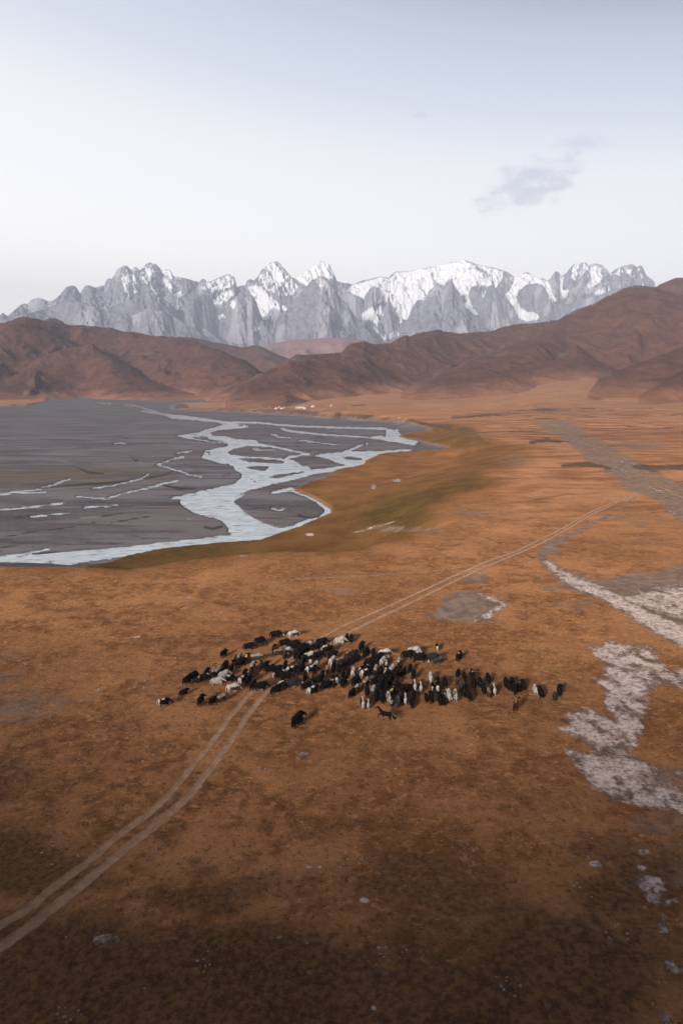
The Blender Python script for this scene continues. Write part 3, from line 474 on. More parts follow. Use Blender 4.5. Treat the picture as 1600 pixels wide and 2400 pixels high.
for ci, cr_ in enumerate(CREST):
    P = np.array(cr_['pts'], float); ca, ce = azel(P[:, 0], P[:, 1]); o = np.argsort(ca); ca, ce, cd_ = ca[o], ce[o], P[o, 2]
    m = sm(ca[0] - .004, ca[0] + .004, ha) * sm(ca[-1] + .004, ca[-1] - .004, ha)
    R0 = np.interp(ha, ca, cd_); 
    zr = CAM_Z + R0 * np.tan(np.interp(ha, ca, ce)) + (R0 * .0016) * 0
    def soft(a_, n_): 
        kk = np.exp(-.5 * (np.arange(-3 * n_, 3 * n_ + 1) / n_) ** 2); kk /= kk.sum(); return np.convolve(np.pad(a_, 3 * n_, mode='edge'), kk, 'valid')
    zfin = zr; sh = soft(zr, 16); zr = sh; dzr = zfin - sh; R0 = soft(R0, 10)
    jagz = dzr * 1.0 * 0; jagr = (R0 * .0011) * fbm(ha * 420, ha * 0 + ci, 3, 50 + ci) * (2.0 if cr_.get('rock') else 1)
    fz = cr_['foot'] - 8
    n1 = fbm(HX / 420 + ci * 3.3, HY / 420, 3, 101 + ci); n2 = ridged(HX / 330 + ci, HY / 620 + .3 * n1, 4, 130 + ci)
    R0g = R0[None, :]; t = 1 - (R0g - HR) / (np.minimum(cr_['w'], (R0 - 1180) * .95)[None, :] * (1 + .25 * n1))
    up = np.clip(t, 0, 1)
    front_p = (0.35 * up + 0.65 * sm(0, 1, up)) ** 1.15
    gul = (n2 - .45) * cr_['a'] * .78 * (4 * up * (1 - up)) ** .8 + .06 * n1 * np.sin(up * math.pi)
    h = front_p + gul * (0.35 + .65 * (1 - up))
    back = np.clip(1 - (HR - R0g) / 900.0, 0, 1); back = back * back * (3 - 2 * back)
    prof = np.where(t < 1, h, back)
    zz = base + (zr[None, :] - base) * prof - np.clip(-t, 0, 1) * 500 - 4 * sm(.12, 0, t) + dzr[None, :] * sm(.55, 1.0, t) + jagr[None, :] * sm(.93, 1.0, t)
    # the crest line is never overtopped by its own front slope
    lim = CAM_Z + HR * ((zfin[None, :] - CAM_Z) / R0g); zz = np.where(t < 1, np.minimum(zz, lim + jagr[None, :] - .0006 * (R0g - HR)), zz)
    zz = np.where(m[None, :] > 0, base - 40 + (zz - base + 40) * m[None, :], -200)
    win = zz > HZ; HZ = np.maximum(HZ, zz)
    rockm = np.where(win, sm(.90, 1.0, up) * (1.0 if cr_.get('rock') else 0.15), rockm); pale = np.where(win, 1.0 if cr_['n'] == 'p3' else 0.0, pale)
HZ += 9 * (ridged((HX + .4 * HY) / 150, (HY - .2 * HX) / 230, 5, 181, .62) - .4) * sm(12, 70, HZ - base)
HZ += 2.2 * fbm(HX / 45, HY / 60, 4, 171) * sm(0, 25, HZ - base) + 5 * fbm(HX / 160, HY / 160, 3, 177) * sm(5, 60, HZ - base)
h_pu, h_pv = proj(HX, HY, HZ)
hk = HZ - base
outc = np.zeros(HZ.shape)
for cx, cy, rx, ry in ((1315, 832, 10, 7), (556, 932, 14, 8), (610, 936, 24, 4), (690, 940, 40, 5), (848, 846, 9, 4), (935, 853, 8, 3), (905, 896, 9, 5), (863, 900, 6, 4), (1403, 884, 10, 4), (1420, 878, 14, 5), (360, 886, 5, 2), (195, 903, 7, 3), (1390, 712, 10, 3), (1480, 672, 18, 3), (1590, 686, 5, 3), (1573, 702, 5, 3), (700, 843, 20, 5), (1240, 763, 12, 3)):
    outc = np.maximum(outc, sm(1.5, .5, np.hypot((h_pu - cx) / rx, (h_pv - cy) / ry)) * (hk > 1))
hme = grid_mesh('hills', HX, HY, HZ, cols={'h': (sm(0, 34, hk), np.clip(rockm + outc, 0, 1), pale)})
h = Mat('hill_turf', .97, .05); hh, hrk, hpl = h.attr('h')
a1 = h.noise(.004, 4, .6); a2 = h.noise(.022, 5, .62, stretch=(1, .5, 1.4)); a3 = h.noise(.16, 4, .65, stretch=(1, .6, 1)); a4 = h.noise(.01, 4, .6, dist=1.0, seed=5)
hc = h.mix(h.ramp(a2, .35, .65), (.086, .037, .024), (.124, .055, .035))
hc = h.mix(h.ramp(a1, .45, .65, 0, .5), hc, (.085, .042, .034))
a5 = h.noise(.05, 6, .72, stretch=(1, .7, 1.3), dist=.5, seed=9)
hc = h.mix(h.ramp(a5, .52, .64, 0, .45), hc, (.185, .092, .055))
hc = h.mix(h.ramp(a5, .47, .38, 0, .4), hc, (.052, .030, .026))
hc = h.mix(h.ramp(a3, .55, .75, 0, .45), hc, (.19, .10, .06))
hc = h.mix(h.ramp(a3, .42, .28, 0, .45), hc, (.085, .050, .038))
hc = h.mix(h.ramp(a4, .56, .70, 0, .4), hc, (.19, .088, .048))
low_c = h.mix(h.ramp(a2, .35, .65), (.25, .115, .064), (.37, .18, .103))
hc = h.mix(h.math('ADD', hh, h.math('MULTIPLY', h.math('SUBTRACT', a4, .5), .8), clamp=True), low_c, hc)
hc = h.mix(hpl, hc, (.30, .17, .15))
hc = h.mix(h.math('MULTIPLY', h.ramp(h.math('ADD', hrk, h.math('SUBTRACT', a3, .5)), .55, .8), .85), hc, h.mix(a3, (.06, .045, .042), (.20, .16, .15)))
h.base(hc); h.bump(h.math('ADD', a3, h.math('MULTIPLY', a2, 2.0)), 5.0, .45)
hills = link('hills', hme, h.m); tag(hills, kind='structure')

# ------------------------------------------------------------------ the snowy range
SILH = [(-900, 800), (-400, 790), (-200, 775), (-60, 748), (0, 739), (8, 733), (18, 741), (35, 726), (50, 713), (60, 710), (65, 713), (75, 701), (90, 697), (105, 702), (113, 705), (125, 704), (140, 692), (150, 680), (155, 673), (163, 670), (175, 669), (180, 674), (188, 687), (195, 677), (200, 669), (208, 668), (215, 671), (225, 674), (240, 669), (244, 670), (250, 656), (256, 652), (262, 654), (275, 632), (285, 624), (292, 621), (300, 623), (303, 628), (308, 632), (316, 625), (322, 627), (328, 633), (335, 626), (343, 618), (352, 614), (358, 618), (366, 618), (372, 625), (380, 634), (390, 631), (400, 633), (403, 640), (408, 648), (420, 649), (440, 653), (467, 661), (472, 655), (476, 652), (482, 656), (486, 661), (500, 656), (515, 649), (528, 644), (538, 642), (543, 647), (548, 646), (553, 662), (555, 673), (565, 669), (575, 668), (580, 656), (587, 653), (595, 657), (603, 649), (608, 643), (612, 634), (620, 626), (627, 620), (637, 614), (648, 612), (656, 617), (664, 627), (673, 636), (683, 650), (693, 653),
        (700, 647), (713, 640), (720, 632), (727, 631), (735, 622), (745, 615), (751, 611), (757, 614), (765, 615), (772, 621), (778, 633), (785, 648), (789, 658), (800, 662), (818, 664), (823, 667), (846, 658), (870, 653), (889, 648), (900, 650), (912, 649), (918, 642), (926, 636), (940, 636), (960, 636), (979, 631), (1005, 626), (1030, 622), (1055, 615), (1075, 611), (1086, 608), (1098, 612), (1119, 620), (1152, 626), (1178, 633), (1190, 638), (1200, 645), (1205, 649), (1215, 648), (1225, 640), (1232, 638), (1238, 639), (1248, 646), (1260, 651), (1266, 654), (1272, 651), (1280, 657), (1289, 653), (1294, 644), (1299, 637), (1303, 635), (1310, 640), (1313, 647), (1325, 641), (1330, 633), (1335, 628), (1341, 621), (1347, 618), (1356, 618), (1366, 614), (1373, 615), (1378, 622),
        (1384, 620), (1390, 617), (1397, 617), (1404, 619), (1411, 621), (1415, 628), (1423, 633), (1426, 641), (1434, 636), (1444, 629), (1455, 624), (1465, 622), (1473, 620), (1480, 618), (1486, 622), (1493, 626), (1498, 621), (1503, 623), (1508, 632), (1513, 645), (1520, 650), (1528, 655), (1533, 660), (1534, 672), (1560, 705), (1620, 740), (1700, 730), (1900, 760), (2300, 790)]
BACKS = [
 dict(w=3600, r=11500, pts=SILH, a=.5),
 dict(w=1500, r=9300, a=.55, pts=[(640, 780), (655, 745), (668, 722), (684, 708), (698, 693), (709, 681), (720, 670), (735, 657), (745, 650), (752, 647), (762, 652), (775, 664), (786, 680), (800, 700), (816, 715), (830, 738), (850, 762), (872, 785), (890, 805)]),
 dict(w=1700, r=9600, a=.55, pts=[(915, 810), (930, 788), (945, 765), (955, 748), (965, 722), (975, 706), (990, 700), (1000, 690), (1010, 680), (1018, 668), (1026, 667), (1034, 672), (1038, 680), (1044, 665), (1052, 656), (1060, 658), (1066, 676), (1085, 697), (1095, 712), (1105, 735), (1125, 752), (1150, 780), (1180, 800)]),
 dict(w=1200, r=10300, a=.55, pts=[(1085, 730), (1094, 700), (1102, 674), (1115, 679), (1126, 684), (1132, 674), (1140, 664), (1150, 655), (1154, 668), (1162, 678), (1178, 692), (1190, 710), (1208, 722), (1225, 742), (1250, 765), (1280, 790)]),
 dict(w=1100, r=10400, a=.5, pts=[(1200, 740), (1209, 712), (1214, 690), (1225, 672), (1240, 665), (1258, 664), (1268, 668), (1278, 678), (1288, 690), (1298, 706), (1310, 712), (1330, 712), (1352, 705), (1380, 695), (1420, 688), (1460, 672), (1500, 668), (1540, 700), (1600, 740)]),
 dict(w=1400, r=9800, a=.5, pts=[(250, 720), (300, 706), (330, 690), (352, 680), (372, 690), (400, 712), (425, 735), (455, 750), (490, 775), (520, 800), (560, 820)]),
 dict(w=1300, r=9500, a=.5, pts=[(-300, 800), (-100, 775), (0, 752), (60, 735), (110, 722), (150, 705), (190, 706), (235, 722), (280, 735), (320, 742), (380, 760), (440, 790), (500, 815)]),
 dict(w=1000, r=9000, a=.35, pts=[(150, 790), (230, 770), (290, 748), (345, 722), (380, 728), (420, 748), (470, 780), (520, 806), (580, 815)]),
 dict(w=1100, r=10200, a=.55, pts=[(560, 770), (578, 715), (590, 690), (600, 705), (612, 740), (625, 770)]),
 dict(w=1100, r=10200, a=.55, pts=[(410, 730), (440, 705), (470, 690), (490, 688), (505, 720), (530, 722), (556, 690), (566, 712), (578, 745), (600, 785)]),
 dict(w=900, r=10600, a=.5, pts=[(786, 740), (800, 690), (812, 682), (828, 692), (842, 695), (852, 700), (862, 740), (880, 790)]),
 dict(w=800, r=10500, a=.5, pts=[(848, 715), (856, 690), (870, 672), (890, 674), (902, 684), (905, 700), (895, 716), (880, 722)]),
 dict(w=800, r=10200, a=.5, pts=[(880, 790), (893, 752), (900, 722), (908, 706), (918, 712), (930, 738), (945, 752), (960, 780)]),
]
ma = np.radians(np.concatenate([np.linspace(-46, -29, 60)[:-1], np.linspace(-29, 29, 1000), np.linspace(29, 46, 60)[1:]]))
mrr = np.concatenate([np.linspace(7000, 8400, 50)[:-1], np.linspace(8400, 11900, 440), np.linspace(11950, 15500, 50)])
MA, MR = np.meshgrid(ma, mrr); MX = MR * np.sin(MA); MY = MR * np.cos(MA); MZ = np.full(MX.shape, -60.0)
wx_ = fbm(MX / 700, MY / 700, 3, 301) * 190; wy_ = fbm(MX / 700, MY / 700, 3, 302) * 190
sk = lambda s_, a_, b_, o_, e_, g_, w_: ridged((MX + wx_ * w_ + s_ * (MY + wy_ * w_)) / a_, (MY - s_ * .5 * MX + wy_ * w_) / b_, o_, e_, g_)
pick = sm(-.06, .06, fbm(MX / 1300, MY / 1300, 2, 305))
big = sk(1.0, 1250, 1500, 6, 310, .58, 1) * pick + sk(-1.0, 1250, 1500, 6, 317, .58, 1) * (1 - pick)
med = np.maximum(sk(.9, 420, 520, 5, 330, .6, .5), sk(-.9, 420, 520, 5, 337, .6, .5) * .95); fin = ridged(MX / 105, MY / 125, 4, 350, .6)
lay = np.zeros(MX.shape)
for bi, b in enumerate(BACKS):
    P = np.array(b['pts'], float); ba, be = azel(P[:, 0], P[:, 1]); inside = sm(ba[0] - .002, ba[0] + .004, ma) * sm(ba[-1] + .002, ba[-1] - .004, ma)
    jag = (fbm(ma * 900, ma * 0 + bi, 4, 400 + bi, .65)) * .0007 * (1 if bi else np.clip(1 - .85 * sm(R(2.5), R(5), ma) * sm(R(13.2), R(12), ma), 0, 1))
    R0 = b['r'] + 500 * fbm(ma * 14, ma * 0 + bi * 3.1, 3, 420 + bi); el = np.interp(ma, ba, be) + jag
    zr = CAM_Z + R0 * np.tan(el); R0g = R0[None, :]; fz = -60.0
    t = 1 - (R0g - MR) / (b['w'] * (1 + .3 * (big - .4))); up = np.clip(t, 0, 1)
    amp = b['a'] * (4 * up * (1 - up)) ** .7
    pr = .55 * up ** 1.25 + .45 * up ** 3 + (big - .38) * .34 * amp + (med - .48) * .24 * amp ** .6 * sm(0, .3, up) * sm(1.0, .94, up) + (fin - .35) * .062 * sm(.1, .4, up) * sm(1, .985, up)
    back = np.clip(1 - (MR - R0g) / (1400. if bi == 0 else 520.), 0, 1)
    prof = np.where(t < 1, pr, back); zz = fz + (zr[None, :] - fz) * prof
    lim = CAM_Z + MR * ((zr[None, :] - CAM_Z) / R0g); zz = np.where(t < 1, np.minimum(zz, lim - .003 * (R0g - MR)), zz)
    zz = np.where(inside[None, :] > 0, fz + (zz - fz) * inside[None, :], -200)
    win = zz > MZ; MZ = np.maximum(MZ, zz); lay = np.where(win, bi, lay)
mu_, mv_ = proj(MX, MY, MZ)
SNOW = [([(283, 650), (300, 645), (314, 644), (318, 662), (323, 672), (318, 680), (331, 684), (318, 690), (306, 698), (299, 690), (292, 681), (289, 665)], 1), ([(326, 640), (345, 632), (362, 634), (368, 648), (355, 655), (345, 668), (335, 655)], .75), ([(375, 632), (398, 634), (408, 650), (402, 655), (392, 645), (380, 642)], .9), ([(383, 650), (392, 656), (403, 672), (405, 690), (398, 682), (388, 668)], .8),
        ([(405, 690), (425, 683), (430, 692), (420, 698)], .9), ([(345, 660), (352, 664), (380, 700), (378, 704), (362, 688)], .6), ([(330, 625), (360, 618), (380, 630), (375, 640), (340, 635)], .4), ([(500, 703), (520, 686), (545, 681), (552, 690), (540, 700), (532, 706), (516, 715), (503, 713)], 1), ([(538, 714), (545, 704), (553, 704), (552, 718), (546, 727)], .95), ([(480, 662), (500, 657), (538, 643), (552, 665), (545, 672), (520, 680), (498, 690), (486, 672)], .55),
        ([(578, 672), (594, 669), (612, 674), (620, 682), (630, 690), (640, 700), (650, 708), (673, 723), (667, 729), (640, 722), (628, 727), (622, 746), (632, 756), (626, 758), (614, 742), (606, 738), (602, 725), (596, 702), (584, 682)], 1), ([(594, 770), (604, 764), (612, 775), (596, 781)], .9), ([(598, 745), (606, 760), (600, 768)], .7), ([(622, 622), (642, 616), (652, 632), (656, 648), (652, 668), (645, 664), (637, 640), (628, 632)], 1),
        ([(606, 650), (620, 628), (650, 612), (672, 640), (700, 672), (690, 690), (660, 695), (635, 685), (612, 668)], .48), ([(690, 652), (713, 640), (735, 622), (751, 611), (775, 618), (786, 648), (770, 655), (752, 645), (735, 655), (718, 670), (700, 660)], .88), ([(738, 655), (752, 648), (770, 668), (765, 690), (750, 680)], .35), ([(508, 740), (524, 735), (530, 745), (512, 750)], .6), ([(470, 672), (485, 672), (486, 680), (474, 678)], .8),
        ([(812, 680), (835, 665), (890, 650), (912, 652), (912, 690), (904, 712), (898, 690), (890, 674), (870, 672), (856, 690), (850, 702), (842, 694), (828, 690)], .95), ([(840, 742), (858, 730), (870, 720), (897, 716), (902, 725), (897, 745), (885, 765), (870, 752), (852, 750)], 1), ([(912, 655), (926, 640), (960, 637), (1030, 622), (1086, 609), (1115, 625), (1072, 648), (1050, 657), (1040, 668), (1025, 665), (1008, 680), (990, 702), (975, 706), (965, 722), (955, 748), (948, 750), (930, 744), (922, 730), (914, 705)], 1.0),
        ([(1060, 660), (1078, 640), (1098, 620), (1112, 630), (1130, 640), (1150, 652), (1152, 668), (1135, 670), (1110, 672), (1100, 680), (1096, 705), (1085, 695), (1070, 678)], 1), ([(1110, 618), (1178, 635), (1176, 655), (1160, 676), (1154, 655), (1148, 642), (1130, 632)], 1), ([(1182, 690), (1198, 680), (1203, 650), (1225, 642), (1216, 670), (1210, 695), (1220, 722), (1236, 733), (1250, 732), (1265, 742), (1260, 750), (1236, 754), (1215, 742), (1204, 722)], 1),
        ([(1206, 652), (1225, 641), (1240, 641), (1268, 656), (1285, 660), (1290, 680), (1300, 698), (1308, 704), (1294, 712), (1284, 690), (1274, 672), (1258, 664), (1236, 666), (1218, 680)], .97), ([(1313, 648), (1318, 655), (1318, 680), (1335, 682), (1322, 700), (1316, 690), (1310, 665)], .95), ([(1380, 632), (1395, 622), (1404, 628), (1406, 640), (1413, 646), (1400, 665), (1386, 673), (1388, 655)], .95), ([(1335, 630), (1350, 619), (1370, 616), (1378, 630), (1360, 652), (1345, 660), (1335, 650)], .45),
        ([(1438, 642), (1452, 628), (1450, 645), (1446, 646)], .95), ([(1462, 624), (1470, 632), (1484, 633), (1475, 645), (1467, 640)], .85), ([(1388, 688), (1408, 680), (1420, 684), (1398, 693)], 1), ([(1423, 660), (1430, 684), (1424, 682)], .8), ([(1376, 668), (1386, 664), (1384, 678), (1376, 674)], .8), ([(1498, 640), (1505, 645), (1506, 655), (1500, 650)], .6), ([(872, 768), (880, 768), (897, 790), (905, 800), (898, 798)], .8), ([(893, 792), (915, 778), (925, 772), (938, 786), (925, 790), (910, 796)], .85),
        ([(1085, 715), (1100, 700), (1108, 720), (1115, 730), (1124, 738), (1114, 742), (1100, 730)], .7), ([(1128, 690), (1138, 676), (1130, 700)], .7), ([(1208, 735), (1225, 745), (1240, 752), (1236, 756), (1216, 748)], .6), ([(935, 762), (942, 745), (944, 758)], .8), ([(570, 690), (580, 700), (592, 725), (584, 715)], .5)]
sw1 = fbm(MX / 150, MY / 200, 4, 501) * 5; sw2 = fbm(MX / 38, MY / 60, 4, 511, .65)
snow = np.zeros(MX.shape)
for poly, a in SNOW:
    d = sdf_in(mu_ + sw1, mv_ + sw1 * .6, poly, 30); m = sm(1.6, -1.6, d + sw2 * 4)
    streak = .5 + .9 * fbm(MX / 42, MZ / 330, 4, 541, .6)
    m = m * np.where(d > -5, sm(.16, .36, streak + .10 * np.clip(-d, 0, 5)), 1)
    if a < .96: m = m * sm(1 - a - .16, 1 - a + .06, .5 + sw2 * 1.1 + .25 * (med - .4))
    snow = np.maximum(snow, m)
snow = np.maximum(snow, sm(.30, .42, sw2 + .25 * med) * sm(735, 640, mv_) * .7)
MZ += snow * 6
lime = sm(.02, .22, fbm(MX / 420 + 9, MY / 300, 4, 521)) ; scree = sm(770, 830, mv_)
rocknoise = fbm(MX / 60, MY / 60, 3, 531)
mme = grid_mesh('mountains', MX, MY, MZ, cols={'m': (snow, lime, scree)})
m = Mat('mountain_rock', .95, .08); sn, li, scr = m.attr('m')
b1 = m.noise(.012, 6, .68, stretch=(1, 1, 1.8)); b2 = m.noise(.0035, 4, .6, dist=.6); b3 = m.noise(.045, 4, .7, stretch=(1, 1, .45))
rc = m.mix(m.ramp(b1, .34, .66), (.110, .118, .150), (.222, .230, .272))  # rock tones lightened and blued to stand in for thicker haze
rc = m.mix(m.math('MULTIPLY', li, m.ramp(b3, .3, .6, .35, .9)), rc, (.350, .355, .400))
rc = m.mix(m.ramp(b2, .50, .70, 0, .45), rc, (.11, .11, .13))
rc = m.mix(m.ramp(b3, .60, .75, 0, .4), rc, (.34, .34, .37))
rc = m.mix(m.math('MULTIPLY', scr, .7), rc, (.15, .12, .135))
rc = m.mix(m.ramp(m.math('ADD', sn, m.math('MULTIPLY', m.math('SUBTRACT', b3, .5), .5)), .42, .6), rc, (.70, .73, .79))
m.base(rc); m.bump(m.math('ADD', b1, m.math('MULTIPLY', b3, .5)), 30.0, .65)
mount = link('mountains', mme, m.m); tag(mount, kind='structure')

# ------------------------------------------------------------------ steep unseen hill, added close behind the camera to shade the near ground
bx = np.linspace(-700, 700, 281); by = np.linspace(-520, 110, 190); BX, BY = np.meshgrid(bx, by)
BH = 60 + 8 * fbm(BX / 140, BX * 0 + 2, 3, 601) + 12 * sm(-80, -160, BX)
bt = sm(0, 1, np.clip((-6 - BY) / 72, 0, 1)); bb = np.clip(1 + (BY + 110) / 420, 0, 1)
# two unseen arms of the added hill reach forward to darken the near corners
off = np.abs(BX) - (46 + .70 * np.maximum(BY, 0)); arm = sm(0, 62, off) * sm(100, 20, BY) * sm(-60, 0, BY + 50) * (26 + 24 * sm(-1, 1, BX))
BK_ = np.maximum(BH * bt * bb, arm * sm(600, 300, np.abs(BX)))
BZ = ground_z(BX, BY) - 1.5 + BK_ + 4 * fbm(BX / 25, BY / 25, 4, 611) * np.clip(BK_ / 30, 0, 1)
bme = grid_mesh('shade_hill', BX, BY, BZ)
q = Mat('shade_hill_turf', .97, .05); qn = q.noise(.08, 5, .6); q.base(q.mix(q.ramp(qn, .35, .65), (.16, .075, .035), (.30, .14, .06))); q.bump(qn, .8, .6)
hs = link('shade_hill', bme, q.m); tag(hs, kind='structure')

#YAKS

# ------------------------------------------------------------------ animals: one continuous skin per body, grown from tapered limbs and remeshed
def loft(bm_v, bm_f, pts, seg=10):
    """tapered tube through (x, y, z, ry, rz) rings with closed ends; rings lie across the path"""
    P = [Vector(p[:3]) for p in pts]; base = len(bm_v); n = len(pts)
    for i, p in enumerate(pts):
        d = (P[min(i + 1, n - 1)] - P[max(i - 1, 0)]).normalized()
        side = Vector((0, 1, 0)) if abs(d.y) < .9 else Vector((1, 0, 0))
        up = side.cross(d).normalized(); side = d.cross(up).normalized()
        ry, rz = p[3], p[4] if len(p) > 4 else p[3]
        for k in range(seg):
            a = 2 * math.pi * k / seg; bm_v.append(tuple(P[i] + side * ry * math.cos(a) + up * rz * math.sin(a)))
    for i in range(n - 1):
        for k in range(seg):
            a = base + i * seg + k; b = base + i * seg + (k + 1) % seg; bm_f.append((a, b, b + seg, a + seg))
    bm_f.append(tuple(base + k for k in reversed(range(seg)))); bm_f.append(tuple(base + (n - 1) * seg + k for k in range(seg)))
def fuse(name, tubes, voxel, smooth=2, ratio=1.0):
    v, f = [], []
    for t in tubes: loft(v, f, t)
    me = bpy.data.meshes.new(name + '_raw'); me.from_pydata(v, [], f); me.update()
    o = bpy.data.objects.new('tmp', me); col.objects.link(o)
    r = o.modifiers.new('r', 'REMESH'); r.mode = 'VOXEL'; r.voxel_size = voxel
    if smooth: s = o.modifiers.new('s', 'SMOOTH'); s.factor = .5; s.iterations = smooth
    if ratio < 1: d = o.modifiers.new('d', 'DECIMATE'); d.ratio = ratio
    dg = bpy.context.evaluated_depsgraph_get(); out = bpy.data.meshes.new_from_object(o.evaluated_get(dg)); out.name = name
    bpy.data.objects.remove(o); out.polygons.foreach_set('use_smooth', [True] * len(out.polygons)); return out
def leg(x, y, top, swing, r, knee=.55, fw=0.0):
    """one jointed leg: shoulder or hip at (x, y, top), hoof swung forward by `swing`"""
    k = (x + swing * .45 + fw, y, top * (1 - knee)); h = (x + swing, y * 1.02, .05)
    return [(x, y, top, r * 1.7, r * 2.0), (x + swing * .2 + fw * .5, y, top * .72, r * 1.25, r * 1.5), (*k, r * .85, r * .95), ((k[0] + h[0]) / 2 - fw * .3, y, k[2] * .5, r * .6, r * .65), (*h[:2], .09, r * .7, r * .75), (h[0] + .03, y, .0, r * .85, r * .95)]
def yak_mesh(name, sw=(.18, -.16, -.14, .17), head=0.0, hz=0.0, seed=0):
    rnd = random.Random(seed)
    body = [(-.98, 0, .98, .12, .16), (-.90, 0, .99, .26, .32), (-.66, 0, .96, .36, .42), (-.25, 0, .93, .41, .46), (.15, 0, .98, .41, .49), (.45, 0, 1.08, .35, .50), (.66, 0, 1.10, .28, .40), (.80, 0, 1.05, .20, .30)]
    hump = [(.10, 0, 1.30, .10, .10), (.36, 0, 1.42, .17, .17), (.58, 0, 1.36, .15, .16)]
    skirt = [(-.80, 0, .66, .26, .22), (-.3, 0, .56, .32, .24), (.3, 0, .56, .32, .25), (.66, 0, .68, .24, .24)]
    c, s_ = math.cos(head), math.sin(head)
    def nk(x, z): return (.66 + (x - .66) * c, (x - .66) * s_, z + hz * (x - .66) * 1.6)
    neck = [(.62, 0, 1.12, .22, .30), (*nk(.90, 1.10), .18, .25), (*nk(1.05, 1.06), .16, .19)]
    hd = [(*nk(.98, 1.14), .12, .12), (*nk(1.12, 1.08), .15, .17), (*nk(1.28, .96), .115, .13), (*nk(1.40, .86), .095, .10), (*nk(1.47, .80), .075, .075)]
    tubes = [body, hump, skirt, neck, hd]
    for sy in (-1, 1):
        e = nk(1.05, 1.16); tubes.append([(e[0], e[1] + sy * .10, e[2], .05, .05), (e[0] - .02, e[1] + sy * .24, e[2] - .02, .05, .03), (e[0] - .03, e[1] + sy * .30, e[2] - .05, .02, .02)])
    tubes.append(leg(.52, .20, .70, sw[0], .085)); tubes.append(leg(.52, -.20, .70, sw[1], .085))
    tubes.append(leg(-.72, .20, .78, sw[2], .09, fw=-.05)); tubes.append(leg(-.72, -.20, .78, sw[3], .09, fw=-.05))
    for i in range(26):   # hanging locks of the long belly coat
        x = rnd.uniform(-.85, .72); sy = rnd.choice((-1, 1)); y = sy * rnd.uniform(.22, .33); L_ = rnd.uniform(.16, .30)
        tubes.append([(x, y, .70, .07, .06), (x + .01, y, .58, .06, .05), (x - .02, y * .97, .58 - L_, .025, .02)])
    return fuse(name, tubes, .032, 1, .6)
def tail_mesh():
    return fuse('tail', [[(-.94, 0, 1.10, .05, .05), (-1.06, 0, 1.02, .06, .06), (-1.12, 0, .80, .10, .09), (-1.12, .01, .52, .12, .10), (-1.10, 0, .30, .07, .06), (-1.09, 0, .20, .02, .02)]], .025, 1, .6)
def horn_mesh(sy, head=0.0, hz=0.0):
    c, s_ = math.cos(head), math.sin(head); x, z = 1.03, 1.24; X0 = .66 + (x - .66) * c; Y0 = (x - .66) * s_; Z0 = z + hz * (x - .66) * 1.6
    p = [(0, .08, 0, .035), (0, .22, .03, .032), (.03, .33, .12, .026), (.05, .34, .24, .018), (.02, .29, .34, .006)]
    v, f = [], []; loft(v, f, [(X0 + a * c - sy * b * s_, Y0 + a * s_ + sy * b * c, Z0 + d, r, r) for a, b, d, r in p], 8)
    me = bpy.data.meshes.new('horn'); me.from_pydata(v, [], f); me.update(); me.polygons.foreach_set('use_smooth', [True] * len(me.polygons)); return me

POSE = [dict(sw=(.18, -.16, -.14, .17), head=0.0, hz=-.25), dict(sw=(-.12, .15, .18, -.12), head=-.35, hz=-.1), dict(sw=(.05, -.05, -.08, .10), head=.40, hz=0.0), dict(sw=(.2, -.1, .12, -.2), head=0.0, hz=-.75), dict(sw=(.02, -.08, .05, -.05), head=-.9, hz=.15)]
YM = [yak_mesh('yak_%s' % n, seed=i, **POSE[i]) for i, n in enumerate(('walking', 'stepping', 'standing', 'lowered', 'turned'))]
TAIL = tail_mesh(); HORN = [[horn_mesh(s, p['head'], p['hz']) for s in (-1, 1)] for p in POSE]

def coat(name, base, patches=(), speck=0.0, light=None):
    """patches: (colour, function of object x, y, z sockets and noise) laid over the base coat"""
    m_ = Mat(name, .92, .12); o = m_.obj(); x, y, z = (lambda n: (m_.l.new(o, n.inputs[0]), n.outputs)[1])(m_.new('ShaderNodeSeparateXYZ'))
    nz = m_.noise(5.5, 4, .6, vec=o); nb = m_.noise(2.2, 3, .6, vec=o)
    rn = m_.new('ShaderNodeObjectInfo').outputs['Random']; wv = m_.math('SUBTRACT', nb, .5)
    c_ = m_.mix(m_.ramp(nz, .3, .7), tuple(k * .75 for k in base), tuple(min(1, k * 1.3) for k in base))
    for colr, fn in patches:
        v = fn(m_, x, y, z, wv, rn); n_ = m_.ramp(v, -.03, .05)
        c_ = m_.mix(n_, c_, m_.mix(m_.ramp(nz, .3, .7), tuple(k * .8 for k in colr), colr))
    m_.base(c_); m_.bump(m_.noise(14, 3, .7, vec=o, stretch=(1, 1, .35)), .04, .7); return m_.m
WH, CR, TN = (.50, .47, .45), (.42, .34, .27), (.24, .145, .095)
M2 = lambda m, op, a, b: m.math(op, a, b)
def f_above(z0): return lambda m, x, y, z, w, r: m.math('ADD', m.math('SUBTRACT', z, z0), m.math('MULTIPLY', w, .9))
def f_behind(x0): return lambda m, x, y, z, w, r: m.math('ADD', m.math('SUBTRACT', x0, x), m.math('MULTIPLY', w, .8))
def f_front(x0): return lambda m, x, y, z, w, r: m.math('ADD', m.math('SUBTRACT', x, x0), m.math('MULTIPLY', w, .4))
def f_spine(wd, x1=2.0): return lambda m, x, y, z, w, r: m.math('MINIMUM', m.math('ADD', m.math('SUBTRACT', wd, m.math('ABSOLUTE', y)), m.math('MULTIPLY', w, .4)), m.math('MINIMUM', m.math('SUBTRACT', z, 1.0), m.math('SUBTRACT', x1, x)))
def f_legs(z0): return lambda m, x, y, z, w, r: m.math('SUBTRACT', z0, z)
